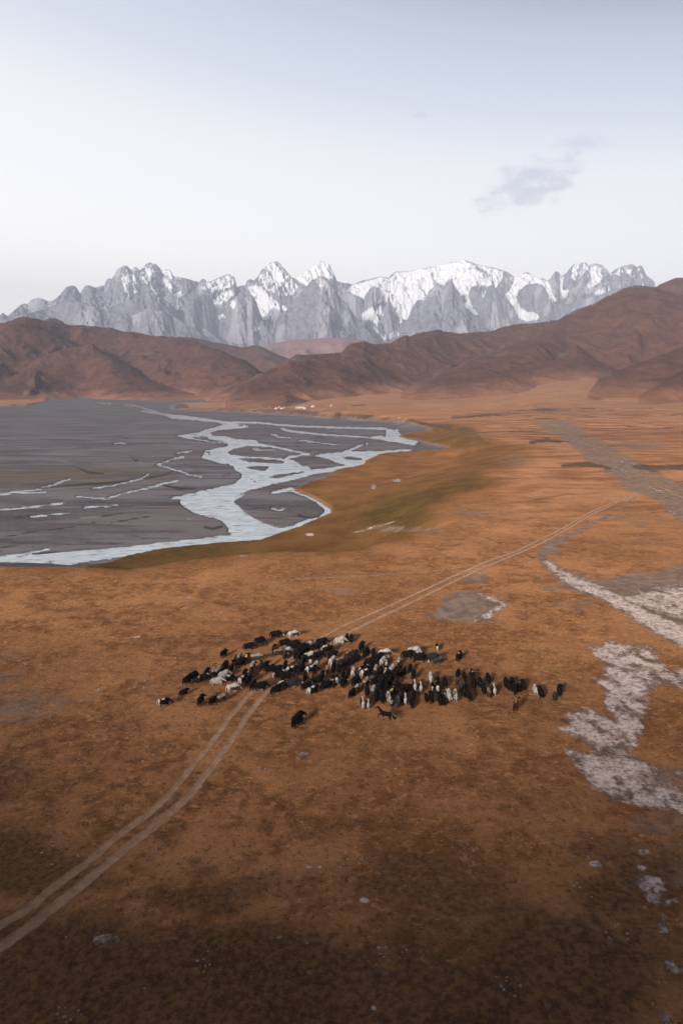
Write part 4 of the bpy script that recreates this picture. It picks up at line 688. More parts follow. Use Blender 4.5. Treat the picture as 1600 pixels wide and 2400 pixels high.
def f_rump(x0): return lambda m, x, y, z, w, r: m.math('MINIMUM', m.math('ADD', m.math('SUBTRACT', x0, x), m.math('MULTIPLY', w, .5)), m.math('SUBTRACT', .26, m.math('ABSOLUTE', m.math('ADD', y, m.math('MULTIPLY', w, .3)))))
def f_spot(x0, z0, r0, y0=0.0): 
    def f(m, x, y, z, w, r):
        a = m.math('SUBTRACT', x, x0); b = m.math('SUBTRACT', z, z0); e = m.math('SUBTRACT', y, y0)
        return m.math('SUBTRACT', r0 * r0, m.math('ADD', m.math('MULTIPLY', a, a), m.math('ADD', m.math('MULTIPLY', b, b), m.math('MULTIPLY', e, e))))
    return f
def f_mottle(t): return lambda m, x, y, z, w, r: m.math('SUBTRACT', w, t)
YEL, GRN = (.75, .48, .02), (.35, .62, .10)
BK = (.0055, .0042, .0040)
COAT = {
 'k': ('black', coat('coat_black', BK), 'k'),
 'd': ('dark brown', coat('coat_dark', (.026, .016, .012)), 'k'),
 'b': ('brown tan-backed', coat('coat_brown', (.050, .030, .022), [(TN, f_above(1.18))]), 'd'),
 't': ('greyish-brown pale-shouldered', coat('coat_tan', (.055, .038, .032), [((.33, .25, .22), f_above(1.05)), (WH, f_front(1.32))]), 'd'),
 'g': ('grey', coat('coat_grey', (.022, .022, .024), [((.060, .060, .065), f_above(1.28))]), 'g'),
 'f': ('dark grey white-faced', coat('coat_whiteface', (.020, .020, .022), [(WH, f_front(1.25))]), 'g'),
 's': ('silver-grey', coat('coat_silver', (.07, .068, .07), [((.34, .345, .36), f_above(1.05))]), 'g'),
 'w': ('white', coat('coat_white', (.38, .355, .335), [((.20, .185, .18), f_mottle(.12))]), 'w'),
 'c': ('white dark-flanked', coat('coat_pied', (.05, .04, .037), [(WH, f_above(1.02)), (WH, f_behind(-.45)), (WH, f_front(1.2)), (WH, f_legs(.45))]), 'w'),
 'r': ('black white-rumped', coat('coat_rump', BK, [(WH, f_behind(-.72)), (WH, f_spot(-.15, 1.42, .34))]), 'w'),
 'a': ('black white-tailed', coat('coat_tailed', BK, [(WH, f_spot(.62, 1.45, .26)), (WH, f_spot(-.9, 1.0, .22))]), 'w'),
 'v': ('black white-spined', coat('coat_spine', BK, [(WH, f_spine(.17)), (WH, f_rump(-.78)), (WH, f_front(1.28))]), 'w'),
 'h': ('black white-headed', coat('coat_head', BK, [(CR, f_front(.95)), (CR, f_spot(-.3, 1.38, .25))]), 'k'),
 'y': ('black yellow-marked white-flecked', coat('coat_yellow', BK, [(WH, f_spot(-.75, 1.25, .30)), (YEL, f_spot(-.35, 1.42, .30)), (WH, f_spot(.5, 1.55, .22))]), 'w'),
 'Y': ('pale yellow-marked', coat('coat_paleyellow', (.10, .08, .07), [(WH, f_above(.92)), (YEL, f_spot(-.1, 1.42, .26))]), 'w'),
 'G': ('dark green-marked pale-tailed', coat('coat_green', BK, [(WH, f_rump(-.70)), (GRN, f_spot(.75, 1.45, .26))]), 'w'),
 'm': ('mottled white-and-brown', coat('coat_mottle', (.06, .04, .035), [(WH, f_mottle(-.02)), (YEL, f_spot(.4, 1.5, .2))]), 'w'),
 'x': ('black white-faced', coat('coat_face', BK, [(WH, f_front(1.18))]), 'k'),
}
HORNM = plain('horn_keratin', (.09, .075, .06), .5)
SECT = {'a': "in the herd's loose lower left group", 'b': "in the clump at the herd's far left", 'c': "in the herd's upper left file", 'd': "in the scatter left of the wheel track", 'e': "in the herd's dark upper left knot",
 'f': "beside the wheel track at the herd's top", 'g': "around the wheel ruts below the knot", 'h': "in the herd's middle right of the track", 'i': "in the packed centre of the herd", 'j': "along the herd's lower centre edge", 'k': "in the row at the herd's upper right",
 'l': "in the line right of the packed centre", 'm': "in the lower rank right of centre", 'n': "in the loose bunch nearer the rider's left", 'o': "in the tight bunch just above the rider", 'p': "at the herd's far right end", 'q': 'alone in front of the herd'}
# u, v of the rear hooves; heading (0 right, 90 away); coat; size; sector
T = """383 1655 15 r 1.0 a|430 1632 40 k .85 a|470 1654 80 k 1.05 a|499 1652 50 k .9 a|519 1647 40 t 1.0 a|544 1623 14 c 1.1 a
437 1605 60 k 1.0 b|450 1596 50 k 1.1 b|456 1603 20 d .7 b|478 1596 10 a 1.0 b|484 1585 75 k .9 b|501 1584 80 t .95 b|511 1583 60 t 1.0 b|527 1573 80 k 1.1 b|541 1578 80 k .95 b|524 1591 30 w 1.05 b|508 1606 12 w 1.1 b|536 1599 10 r .95 b
524 1542 60 k 1.05 c|582 1524 15 k 1.1 c|607 1511 15 k 1.1 c|645 1496 4 x 1.2 c|685 1494 18 c 1.05 c
548 1555 85 b .9 d|561 1550 80 t .9 d|564 1564 40 k 1.15 d|578 1552 85 y 1.0 d|600 1550 6 t 1.15 d|612 1565 90 d .8 d|592 1573 80 s 1.05 d|588 1585 88 d .9 d|573 1588 85 k .95 d|567 1604 55 r 1.05 d|582 1605 72 k 1.0 d|593 1618 72 k 1.05 d|609 1619 10 k 1.2 d
665 1515 12 k 1.1 e|686 1523 5 x 1.35 e|642 1528 78 d .95 e|653 1528 20 d 1.0 e|651 1538 12 b 1.05 e|662 1530 25 b .95 e|671 1534 25 w 1.0 e|667 1546 90 g 1.0 e|668 1571 90 k 1.0 e|707 1528 30 k 1.15 e|697 1543 70 k 1.1 e|699 1553 80 k 1.1 e|712 1556 88 k 1.0 e|691 1546 88 k .8 e|713 1535 60 k 1.1 e|703 1533 40 k 1.0 e
721 1521 25 w 1.0 f|738 1525 12 k 1.05 f|752 1514 10 k 1.2 f|766 1530 12 y 1.15 f|723 1547 30 Y 1.15 f|744 1545 20 k 1.15 f|728 1560 90 G 1.05 f|740 1573 68 w 1.1 f|767 1580 82 t .9 f|795 1511 10 w 1.15 f|813 1504 90 k .95 f|823 1507 85 k 1.05 f
622 1572 65 k 1.05 g|631 1578 30 k 1.05 g|650 1575 25 k .9 g|684 1579 15 r 1.1 g|699 1562 85 g .75 g|706 1579 62 k 1.1 g|654 1592 14 a 1.15 g|668 1598 16 k 1.15 g|664 1612 20 y 1.0 g|684 1612 12 f 1.25 g|646 1627 40 k 1.05 g|729 1578 15 r 1.1 g|715 1595 88 k 1.0 g|729 1597 80 b .8 g|742 1604 18 k 1.0 g|716 1618 30 k 1.0 g|732 1629 32 r 1.1 g|755 1596 90 k 1.1 g|763 1618 30 k 1.1 g
779 1547 40 k 1.1 h|778 1560 60 c 1.05 h|796 1557 30 b 1.0 h|811 1566 40 k 1.15 h|781 1578 85 k 1.1 h|794 1580 88 k 1.1 h|804 1588 90 k .85 h|815 1586 88 k .95 h|828 1587 75 c 1.0 h|847 1526 72 k 1.15 h|858 1539 62 k 1.1 h|875 1542 86 k 1.0 h|817 1542 45 b 1.05 h|830 1543 60 d 1.0 h|832 1555 32 k 1.05 h|780 1603 86 a .95 h|789 1603 88 G 1.0 h|806 1611 72 k 1.15 h
865 1561 22 k 1.15 i|852 1577 30 a 1.05 i|856 1587 20 r 1.1 i|881 1581 72 t 1.05 i|872 1571 70 k 1.1 i|899 1540 12 c 1.15 i|886 1552 50 k 1.1 i|897 1560 62 w 1.05 i|905 1562 86 r .8 i|893 1582 88 k 1.0 i|904 1584 80 r .95 i|912 1582 80 a .95 i|919 1580 60 w 1.1 i|930 1578 40 x .9 i|921 1599 40 k 1.25 i|934 1590 72 k 1.15 i|905 1597 70 k 1.1 i|879 1608 50 k 1.15 i|895 1611 70 k 1.15 i|893 1622 80 k 1.2 i|906 1622 85 k 1.1 i|913 1608 80 k 1.0 i|884 1595 70 k 1.0 i|889 1633 85 k 1.1 i
832 1608 60 k 1.15 j|857 1611 62 t 1.05 j|836 1622 62 c .8 j|824 1637 62 k 1.05 j|860 1634 85 k 1.1 j|875 1631 76 s 1.05 j|881 1644 88 k 1.0 j|850 1661 90 v 1.1 j|863 1661 90 v .85 j|895 1649 90 k 1.15 j|927 1612 70 d 1.0 j|931 1619 40 x .85 j|949 1628 32 k 1.15 j|935 1627 20 k 1.05 j|911 1648 88 m 1.05 j|920 1632 60 y .9 j|918 1656 80 s .6 j|934 1659 88 g 1.05 j|950 1652 90 v 1.05 j|945 1638 85 k 1.0 j|940 1645 88 d .95 j
935 1561 78 s .95 k|952 1543 5 k 1.15 k|968 1535 4 w 1.2 k|980 1552 5 x 1.3 k|1011 1550 5 f 1.2 k|1024 1556 5 g .85 k|1024 1526 90 G .9 k|1075 1549 60 h 1.15 k
961 1577 72 k .95 l|945 1586 60 k .9 l|969 1593 76 k 1.05 l|1010 1600 88 w 1.1 l|1026 1610 88 k 1.05 l|1043 1612 90 k 1.05 l|1073 1588 72 k .9 l|1088 1596 86 k .95 l|1070 1606 88 g .7 l|972 1620 90 v 1.1 l|986 1623 88 v 1.05 l
969 1643 72 k .95 m|965 1660 88 k .9 m|1014 1620 85 a .9 m|1025 1624 90 G 1.1 m|1081 1622 88 g 1.05 m|1092 1624 88 k .95 m|1098 1644 105 k 1.1 m|1087 1633 85 k 1.0 m|1068 1643 86 m 1.1 m|1053 1644 88 w 1.15 m|1043 1646 86 w .85 m|1031 1653 88 k 1.2 m|1039 1654 92 k 1.05 m|1011 1648 88 k 1.1 m|999 1646 90 k .85 m
1107 1592 88 h 1.05 n|1111 1613 88 k 1.0 n|1125 1612 86 k 1.05 n|1144 1601 90 k 1.0 n|1134 1627 90 k 1.05 n|1146 1635 90 b .95 n|1158 1629 88 v 1.1 n|1107 1602 90 k 1.05 n
1186 1613 88 k 1.1 o|1194 1620 88 k 1.05 o|1202 1609 88 k .9 o|1206 1628 90 k 1.1 o|1216 1622 90 k .85 o|1227 1618 88 k 1.1 o
1256 1628 88 w 1.0 p|1267 1637 90 k 1.15 p|1300 1643 80 g .85 p|1312 1631 78 k 1.1 p
697 1705 62 k 1.42 q"""
rows = []
for ln in T.split('\n'):
    for it in ln.split('|'):
        a_ = it.split(); rows.append((float(a_[0]), float(a_[1]), float(a_[2]), a_[3], float(a_[4]), a_[5]))
ORD = ['first', 'second', 'third', 'fourth', 'fifth', 'sixth', 'seventh', 'eighth', 'ninth', 'tenth', 'eleventh', 'twelfth', 'thirteenth', 'fourteenth', 'fifteenth']
members = {}
for i, r_ in enumerate(rows): members.setdefault((r_[3], r_[5]), []).append((r_[0], i))
names = {}
for (ct, se), lst in members.items():
    lst.sort()
    for k_, (_, i) in enumerate(lst):
        nm = COAT[ct][0]
        if se == 'q': names[i] = 'big black yak standing alone in front of the herd, right of the wheel ruts'
        elif len(lst) == 1: names[i] = 'the only %s yak %s' % (nm, SECT[se])
        else: names[i] = '%s yak, %s such from left %s' % (nm, ORD[k_], SECT[se])
rnd = random.Random(4)
for i, (u, v, hd_, ct, size, se) in enumerate(rows):
    x, y, z = place(u, v); a_ = R(hd_ + rnd.uniform(-4, 4)); size *= .89
    x += 0.15 * math.cos(a_) * size * (1 if abs(math.cos(a_)) > .5 else 0); y += .62 * math.sin(a_) * size
    z = float(ground_z(np.array([x]), np.array([y]))[0])
    if hd_ < 25: k_ = rnd.choice((0, 1, 3, 0))
    elif se in 'aoq' or hd_ > 70: k_ = rnd.choice((0, 1, 2, 1))
    else: k_ = rnd.choice((0, 1, 2, 3))
    if (u, v) == (1312, 1631): k_ = 4
    if se == 'q': k_ = 1
    o = bpy.data.objects.new('yak', YM[k_]); col.objects.link(o)
    if not YM[k_].materials: YM[k_].materials.append(COAT['k'][1])
    o.material_slots[0].link = 'OBJECT'; o.material_slots[0].material = COAT[ct][1]
    o.location = (x, y, z - .02); o.rotation_euler = (0, 0, a_); o.scale = (size * rnd.uniform(.96, 1.05), size * rnd.uniform(.92, 1.05), size * rnd.uniform(.96, 1.04))
    tag(o, names[i], 'yak', 'yaks herded together on the plain')
    if not TAIL.materials: TAIL.materials.append(COAT['k'][1])
    t_ = bpy.data.objects.new('tail', TAIL); col.objects.link(t_); t_.parent = o; t_.rotation_euler = (0, 0, rnd.uniform(-.06, .06))
    t_.material_slots[0].link = 'OBJECT'; tm = COAT[ct][2]; t_.material_slots[0].material = COAT[tm][1]
    if tm == 'w' and ct in 'ravyG': t_['label'] = 'white tail'
    if size > .8:
        for hm_ in HORN[k_]:
            if not hm_.materials: hm_.materials.append(HORNM)
            h_ = bpy.data.objects.new('horn', hm_); col.objects.link(h_); h_.parent = o

# ------------------------------------------------------------------ the two horses and the rider
def horse_mesh(name, sw, neckang, lift=None, turn=0.0):
    body = [(-.78, 0, 1.12, .12, .18), (-.70, 0, 1.14, .24, .30), (-.48, 0, 1.14, .29, .33), (-.1, 0, 1.08, .29, .31), (.30, 0, 1.08, .28, .33), (.55, 0, 1.12, .25, .33), (.72, 0, 1.14, .18, .24)]
    ca, sa = math.cos(neckang), math.sin(neckang)
    def n_(d, off=0.0): return (.60 + d * ca, turn * d * .5, 1.22 + d * sa + off)
    neck = [(.52, 0, 1.16, .18, .30), (*n_(.22), .14, .24), (*n_(.48), .11, .17), (*n_(.70), .095, .14)]
    hx, hy, hz_ = n_(.74); hd = [(hx - .05, hy, hz_ + .06, .08, .09), (hx + .08, hy, hz_ + .02, .10, .13), (hx + .26, hy + turn * .12, hz_ - .12, .08, .10), (hx + .42, hy + turn * .2, hz_ - .26, .06, .07), (hx + .48, hy + turn * .24, hz_ - .31, .05, .05)]
    tubes = [body, neck, hd]
    for sy in (-1, 1): tubes.append([(hx - .02, hy + sy * .06, hz_ + .12, .03, .03), (hx - .02, hy + sy * .07, hz_ + .26, .012, .012)])
    def hleg(x, y, top, s, r, hock): return [(x, y, top, r * 1.8, r * 2.3), (x + s * .25 + hock * .4, y, top * .68, r * 1.15, r * 1.4), (x + s * .5 + hock, y, top * .47, r * .72, r * .85), (x + s * .8 + hock * .2, y, top * .22, r * .45, r * .5), (x + s, y, .09, r * .5, r * .55), (x + s + .04, y, 0, r * .7, r * .85)]
    if lift: tubes.append([(.55, .17, 1.0, .13, .16), (.78, .18, .86, .09, .10), (.98, .18, .80, .06, .065), (.96, .18, .56, .042, .045), (.88, .18, .44, .05, .05)])
    else: tubes.append(hleg(.52, .17, 1.0, sw[0], .07, .02))
    tubes.append(hleg(.52, -.17, 1.0, sw[1], .07, .02)); tubes.append(hleg(-.60, .17, 1.05, sw[2], .08, -.10)); tubes.append(hleg(-.60, -.17, 1.05, sw[3], .08, -.10))
    return fuse(name, tubes, .028, 2, .7), n_
def tuft(name, pts, mat, parent, vox=.022): 
    o = link(name, fuse(name, pts, vox, 1, .7), mat, parent); return o
blackhide = coat('hide_black', (.008, .006, .006)); darkbay = coat('hide_bay', (.028, .015, .011))
hm1, nf = horse_mesh('horse_running', (.3, -.25, -.30, .25), R(52), lift=True)
x, y, z = place(903, 1690); h1 = link('horse', hm1, blackhide); h1.location = (x, y, z); h1.rotation_euler = (0, 0, R(150)); h1.scale = (1.12, 1.15, 1.05)
tag(h1, 'black horse with raised neck and bushy tail running left in front of the herd', 'horse', 'horses at the herd\'s near edge')
tuft('mane', [[(*nf(.12, .16), .05, .07), (*nf(.35, .12), .05, .08), (*nf(.58, .10), .045, .07), (*nf(.74, .08), .04, .05)]], blackhide, h1)
tuft('tail', [[(-.74, 0, 1.24, .06, .06), (-.92, 0, 1.16, .08, .08), (-1.08, 0, .96, .12, .12), (-1.24, .02, .78, .17, .15), (-1.36, .02, .70, .10, .10), (-1.44, .03, .72, .03, .03)]], blackhide, h1)
hm2, nf2 = horse_mesh('horse_walking', (.16, -.14, -.16, .18), R(48), turn=-.5)
x, y, z = place(1209, 1671); HA2 = R(63); y += .5
h2 = link('horse', hm2, darkbay); h2.location = (x, y, z); h2.rotation_euler = (0, 0, HA2)
tag(h2, 'dark brown saddled horse carrying the rider behind the herd on the right', 'horse', 'horses at the herd\'s near edge')
tuft('mane', [[(*nf2(.12, .16), .05, .06), (*nf2(.35, .12), .045, .07), (*nf2(.70, .08), .04, .05)]], blackhide, h2)
tuft('tail', [[(-.76, 0, 1.26, .05, .05), (-.90, 0, 1.14, .07, .07), (-.95, 0, .85, .09, .09), (-.94, 0, .50, .08, .07), (-.93, 0, .28, .02, .02)]], blackhide, h2)
leather = plain('saddle_leather', (.045, .025, .016), .6); felt = plain('saddle_felt', (.10, .09, .085))
tuft('saddle', [[(-.20, 0, 1.40, .10, .05), (-.22, 0, 1.50, .16, .05)], [(-.20, 0, 1.40, .20, .06), (.05, 0, 1.38, .18, .06), (.26, 0, 1.42, .14, .06)], [(.26, 0, 1.42, .05, .05), (.28, 0, 1.54, .04, .04)]], leather, h2)
v_, f_ = [], []; loft(v_, f_, [(-.42, 0, 1.13, .30, .325), (-.40, 0, 1.13, .315, .345), (.1, 0, 1.09, .315, .345), (.42, 0, 1.10, .30, .345)], 20)
sc_me = bpy.data.meshes.new('saddle_blanket'); sc_me.from_pydata([p_ for p_ in v_], [], [q_ for q_ in f_]); link('saddle_blanket', sc_me, felt, h2)
# rider: one skin from head to feet with five-fingered hands, clothes as children
skin = plain('skin', (.36, .19, .12), .6); coatm = plain('brown_coat', (.17, .085, .045)); trous = plain('dark_trousers', (.035, .030, .030)); capm = plain('dark_cap', (.018, .016, .018)); bootm = plain('boots', (.02, .015, .012), .5); hairm = plain('hair', (.012, .009, .008)); sleevem = plain('pale_sleeve', (.42, .26, .15))
def hand(px, py, pz, sy):
    t_ = [[(px - .06, py, pz, .028, .022), (px, py, pz, .040, .020), (px + .05, py, pz - .01, .042, .018)]]
    for q_, (dy, ln) in enumerate(((-.030, .060), (-.010, .072), (.010, .068), (.030, .054))):
        t_.append([(px + .045, py + dy, pz - .01, .0095, .0095), (px + .045 + ln * .5, py + dy, pz - .025, .009, .009), (px + .04 + ln * .6, py + dy, pz - .055, .008, .008)])
    t_.append([(px - .01, py - sy * .035, pz, .011, .011), (px + .03, py - sy * .060, pz - .012, .010, .010), (px + .055, py - sy * .052, pz - .03, .009, .009)]); return t_
Sx, Sz = -.02, 1.50
arms = {1: [(Sx + .02, .20, Sz + .50), (Sx + .02, .34, Sz + .27), (Sx + .24, .24, Sz + .16)], -1: [(Sx + .02, -.20, Sz + .50), (Sx + .12, -.36, Sz + .30), (Sx + .36, -.28, Sz + .20)]}
legs = {s_: [(Sx, s_ * .12, Sz + .02), (Sx + .34, s_ * .34, Sz - .14), (Sx + .22, s_ * .37, Sz - .52), (Sx + .34, s_ * .37, Sz - .58)] for s_ in (1, -1)}
bt_ = [[(Sx, 0, Sz - .02, .16, .13), (Sx - .01, 0, Sz + .15, .14, .11), (Sx, 0, Sz + .35, .17, .12), (Sx + .01, 0, Sz + .50, .19, .11), (Sx + .02, 0, Sz + .56, .10, .08)], [(Sx + .02, 0, Sz + .52, .055, .055), (Sx + .04, 0, Sz + .64, .052, .055)],
       [(Sx + .04, 0, Sz + .60, .04, .05), (Sx + .055, 0, Sz + .66, .068, .080), (Sx + .05, 0, Sz + .74, .078, .098), (Sx + .045, 0, Sz + .81, .066, .080), (Sx + .04, 0, Sz + .845, .03, .04)], [(Sx + .14, 0, Sz + .73, .012, .02), (Sx + .165, 0, Sz + .70, .014, .012)]]
for s_ in (1, -1):
    a0, a1_, a2_ = arms[s_]; bt_.append([(*a0, .06, .06), ((a0[0] + a1_[0]) / 2, (a0[1] + a1_[1]) / 2, (a0[2] + a1_[2]) / 2, .05, .05), (*a1_, .042, .042)]); bt_.append([(*a1_, .042, .042), (*a2_, .027, .027)]); bt_ += hand(a2_[0] + .07, a2_[1], a2_[2] - .01, s_)
    l0, l1_, l2_, l3_ = legs[s_]; bt_.append([(*l0, .10, .10), (*l1_, .06, .06)]); bt_.append([(*l1_, .06, .06), ((l1_[0] + l2_[0]) / 2, l1_[1], (l1_[2] + l2_[2]) / 2, .055, .055), (*l2_, .035, .035)]); bt_.append([(l2_[0] - .05, l2_[1], l2_[2], .035, .035), (*l3_, .03, .03)])
    bt_.append([(Sx + .045, s_ * .078, Sz + .71, .012, .02), (Sx + .04, s_ * .092, Sz + .75, .010, .018)])
rider = link('person', fuse('person_body', bt_, .009, 1, .25), skin); rider.location = h2.location; rider.rotation_euler = h2.rotation_euler; rider.location.z += .03
tag(rider, 'rider in a brown coat and dark cap sitting on the dark horse', 'person')
ct_ = [[(Sx, 0, Sz - .06, .21, .19), (Sx - .01, 0, Sz + .12, .175, .145), (Sx, 0, Sz + .35, .20, .15), (Sx + .01, 0, Sz + .50, .215, .135), (Sx + .02, 0, Sz + .575, .09, .08)]]
for s_ in (1, -1):
    a0, a1_, a2_ = arms[s_]; ct_.append([(*a0, .085, .085), (*a1_, .062, .062)])
link('coat', fuse('coat', ct_, .018, 1, .6), coatm, rider)
for s_ in (1, -1):
    a0, a1_, a2_ = arms[s_]; link('sleeve', fuse('sleeve', [[(*a1_, .064, .064), (a2_[0] - .01, a2_[1], a2_[2], .046, .046)]], .016, 1, .7), sleevem, rider)
tl_ = []
for s_ in (1, -1):
    l0, l1_, l2_, l3_ = legs[s_]; tl_ += [[(*l0, .125, .125), (*l1_, .082, .082)], [(*l1_, .082, .082), (*l2_, .058, .058)]]
link('trousers', fuse('trousers', tl_, .018, 1, .6), trous, rider)
for s_ in (1, -1):
    l0, l1_, l2_, l3_ = legs[s_]; link('boot', fuse('boot', [[(l2_[0] - .0, l2_[1], l2_[2] + .20, .064, .064), (l2_[0], l2_[1], l2_[2] - .02, .056, .056)], [(l2_[0] - .07, l2_[1], l2_[2] - .03, .05, .045), (l3_[0] + .02, l3_[1], l3_[2] - .01, .045, .035)]], .016, 1, .7), bootm, rider)
link('hair', fuse('hair', [[(Sx - .01, 0, Sz + .68, .060, .05), (Sx - .01, 0, Sz + .76, .078, .075)]], .014, 1, .7), hairm, rider)
link('cap', fuse('cap', [[(Sx + .045, 0, Sz + .775, .090, .108), (Sx + .045, 0, Sz + .85, .080, .095), (Sx + .045, 0, Sz + .885, .03, .04)], [(Sx + .12, 0, Sz + .79, .06, .012), (Sx + .20, 0, Sz + .775, .045, .010)]], .012, 1, .7), capm, rider)

# ------------------------------------------------------------------ herders' camps
canvas = plain('white_canvas', (.46, .46, .45)); yelfelt = plain('yellowed_felt', (.42, .33, .17)); wood = plain('weathered_wood', (.13, .09, .065)); tin = plain('white_tin', (.44, .45, .47), .6); greytin = plain('grey_tin', (.22, .23, .25), .5); rust = plain('rust_brown', (.12, .06, .04)); glassm = plain('window_dark', (.03, .035, .04), .2)
def solid(name, v, f, mat, parent, smooth=False, bevel=0.0):
    me_ = bpy.data.meshes.new(name); me_.from_pydata(v, [], f); me_.update(); o = link(name, me_, mat, parent)
    if smooth: me_.polygons.foreach_set('use_smooth', [True] * len(f))
    if bevel: b_ = o.modifiers.new('b', 'BEVEL'); b_.width = bevel; b_.segments = 2
    return o
def box(name, c_, s_, mat, parent, rz=0.0, bevel=.02):
    v = [(c_[0] + (dx * math.cos(rz) - dy * math.sin(rz)), c_[1] + (dx * math.sin(rz) + dy * math.cos(rz)), c_[2] + dz) for dz in (-s_[2] / 2, s_[2] / 2) for dy in (-s_[1] / 2, s_[1] / 2) for dx in (-s_[0] / 2, s_[0] / 2)]
    return solid(name, v, [(0, 2, 3, 1), (4, 5, 7, 6), (0, 1, 5, 4), (2, 6, 7, 3), (0, 4, 6, 2), (1, 3, 7, 5)], mat, parent, bevel=bevel)
def lathe(name, prof, mat, parent, seg=24, smooth=True):
    v = [(r_ * math.cos(2 * math.pi * k / seg), r_ * math.sin(2 * math.pi * k / seg), z_) for r_, z_ in prof for k in range(seg)]
    f = [(i * seg + k, i * seg + (k + 1) % seg, (i + 1) * seg + (k + 1) % seg, (i + 1) * seg + k) for i in range(len(prof) - 1) for k in range(seg)]
    f.append(tuple(range(seg))[::-1]); f.append(tuple((len(prof) - 1) * seg + k for k in range(seg))); return solid(name, v, f, mat, parent, smooth)
def empty(name, u, v, rz, label, cat, group=None, zadd=0.0):
    x, y, z = place(u, v, 8); o = bpy.data.objects.new(name, None); col.objects.link(o); o.location = (x, y, z + zadd); o.rotation_euler = (0, 0, rz); tag(o, label, cat, group); return o
def yurt(u, v, rad, label, group, roof=canvas, wall=canvas):
    o = empty('yurt', u, v, R(-90 + 10), label, 'yurt', group)
    lathe('wall', [(rad, -.4), (rad * 1.02, .3), (rad * 1.01, 1.2), (rad, 1.7)], wall, o)
    lathe('roof', [(rad * 1.05, 1.62), (rad * .92, 2.05), (rad * .68, 2.55), (rad * .4, 2.95), (rad * .2, 3.1)], roof, o)
    lathe('crown', [(rad * .22, 3.05), (rad * .2, 3.25), (rad * .1, 3.35)], yelfelt, o)
    box('door', (rad + .03, 0, .85), (.10, 1.0, 1.6), wood, o); lathe('stove_pipe', [(.09, 2.4), (.09, 3.9), (.10, 3.95)], greytin, o, 8).location = (rad * .35, rad * .3, 0); return o
yurt(648, 959, 3.3, 'white yurt with yellowed crown, left of the pair on the river terrace', 'yurts on the river terrace')
yurt(661, 959, 3.1, 'white yurt with yellowed crown, right of the pair on the river terrace', 'yurts on the river terrace', canvas)
yurt(655, 956, 2.5, 'small yellowed yurt set back between the pair on the river terrace', 'yurts on the river terrace', yelfelt, yelfelt)
yurt(667, 957, 1.6, 'tiny yellow tent just right of the white yurts on the terrace', 'yurts on the river terrace', yelfelt, yelfelt)
def gable(name, o, L_, Wd, H, Hr, wall, roof, rname='roof'):
    l, w_ = L_ / 2, Wd / 2
    v = [(-l, -w_, -.5), (l, -w_, -.5), (l, w_, -.5), (-l, w_, -.5), (-l, -w_, H), (l, -w_, H), (l, w_, H), (-l, w_, H), (-l, 0, Hr), (l, 0, Hr)]
    solid(name, v, [(0, 1, 5, 4), (2, 3, 7, 6), (1, 2, 6, 9, 5), (3, 0, 4, 8, 7), (0, 3, 2, 1)], wall, o)
    e = .25; t_ = .12; v = []
    for dz in (0.02, t_):
        v += [(-l - e, -w_ - e, H - .08 + dz), (l + e, -w_ - e, H - .08 + dz), (l + e, 0, Hr + dz), (-l - e, 0, Hr + dz), (l + e, w_ + e, H - .08 + dz), (-l - e, w_ + e, H - .08 + dz)]
    solid(rname, v, [(6, 7, 8, 9), (9, 8, 10, 11), (3, 2, 1, 0), (5, 4, 2, 3), (0, 1, 7, 6), (4, 5, 11, 10), (1, 2, 8, 7), (2, 4, 10, 8), (3, 0, 6, 9), (5, 3, 9, 11)], roof, o)
s = empty('long_shed', 705, 957, R(-2), 'long low white shed with a dark roof edge on the terrace', 'shed')
gable('wall', s, 13, 4, 2.3, 3.1, tin, tin)
box('roof_edge', (0, -2.3, 2.38), (13.2, .12, .22), greytin, s)
for k in range(5): box('window', (-5 + k * 2.5, -2.03, 1.3), (.9, .08, .6), glassm, s)
s = empty('tent', 714.5, 959, R(5), 'rounded white tent at the right end of the long shed', 'tent')
lathe('canopy', [(3.0, -.4), (2.9, .6), (2.5, 1.6), (1.7, 2.5), (.7, 3.0), (.2, 3.1)], canvas, s); box('flap', (0, -2.85, .7), (1.1, .25, 1.5), greytin, s)
s = empty('tent', 694.5, 957, R(0), 'small pointed white tent at the left end of the long shed', 'tent')
lathe('canopy', [(2.4, -.4), (2.2, .3), (1.2, 1.5), (.15, 2.5)], canvas, s); box('flap', (0, -2.2, .35), (.9, .2, .9), greytin, s)
s = empty('hut', 733, 954.5, R(-6), 'small white tin hut with an open dark lean-to beside the pens', 'hut')
gable('wall', s, 6.5, 4, 2.3, 3.1, tin, tin); box('lean_to', (-5.0, 0, .9), (3.0, 3.6, 2.2), wood, s); box('door', (.6, -2.05, .9), (1, .08, 1.8), glassm, s); box('window', (2.2, -2.03, 1.4), (.8, .08, .7), glassm, s)
s = empty('haystack', 677, 958, 0, 'low brown haystack between the yurts and the long shed', 'haystack')
solid('stack', [(p_[0], p_[1], p_[2]) for p_ in [(-5, -1.4, -.4), (5, -1.4, -.4), (5, 1.4, -.4), (-5, 1.4, -.4), (-4.7, -1.2, 1.0), (4.7, -1.2, .9), (4.7, 1.2, .9), (-4.7, 1.2, 1.0), (-4, 0, 1.5), (4, 0, 1.35)]], [(0, 1, 5, 4), (2, 3, 7, 6), (1, 2, 6, 9, 5), (3, 0, 4, 8, 7), (4, 5, 9, 8), (6, 7, 8, 9)], rust, s, bevel=.15)
s = empty('flat_shed', 630, 956, 0, 'low flat-roofed grey shed left of the white yurts', 'shed')
box('wall', (0, 0, .6), (7.6, 3.2, 2.0), wood, s); box('roof', (0, 0, 1.75), (8.2, 3.8, .25), tin, s); box('door', (1, -1.65, .55), (.9, .08, 1.7), glassm, s)
s = empty('tent', 777, 952, 0, 'faint pale conical tent on the slope right of the huts', 'tent')
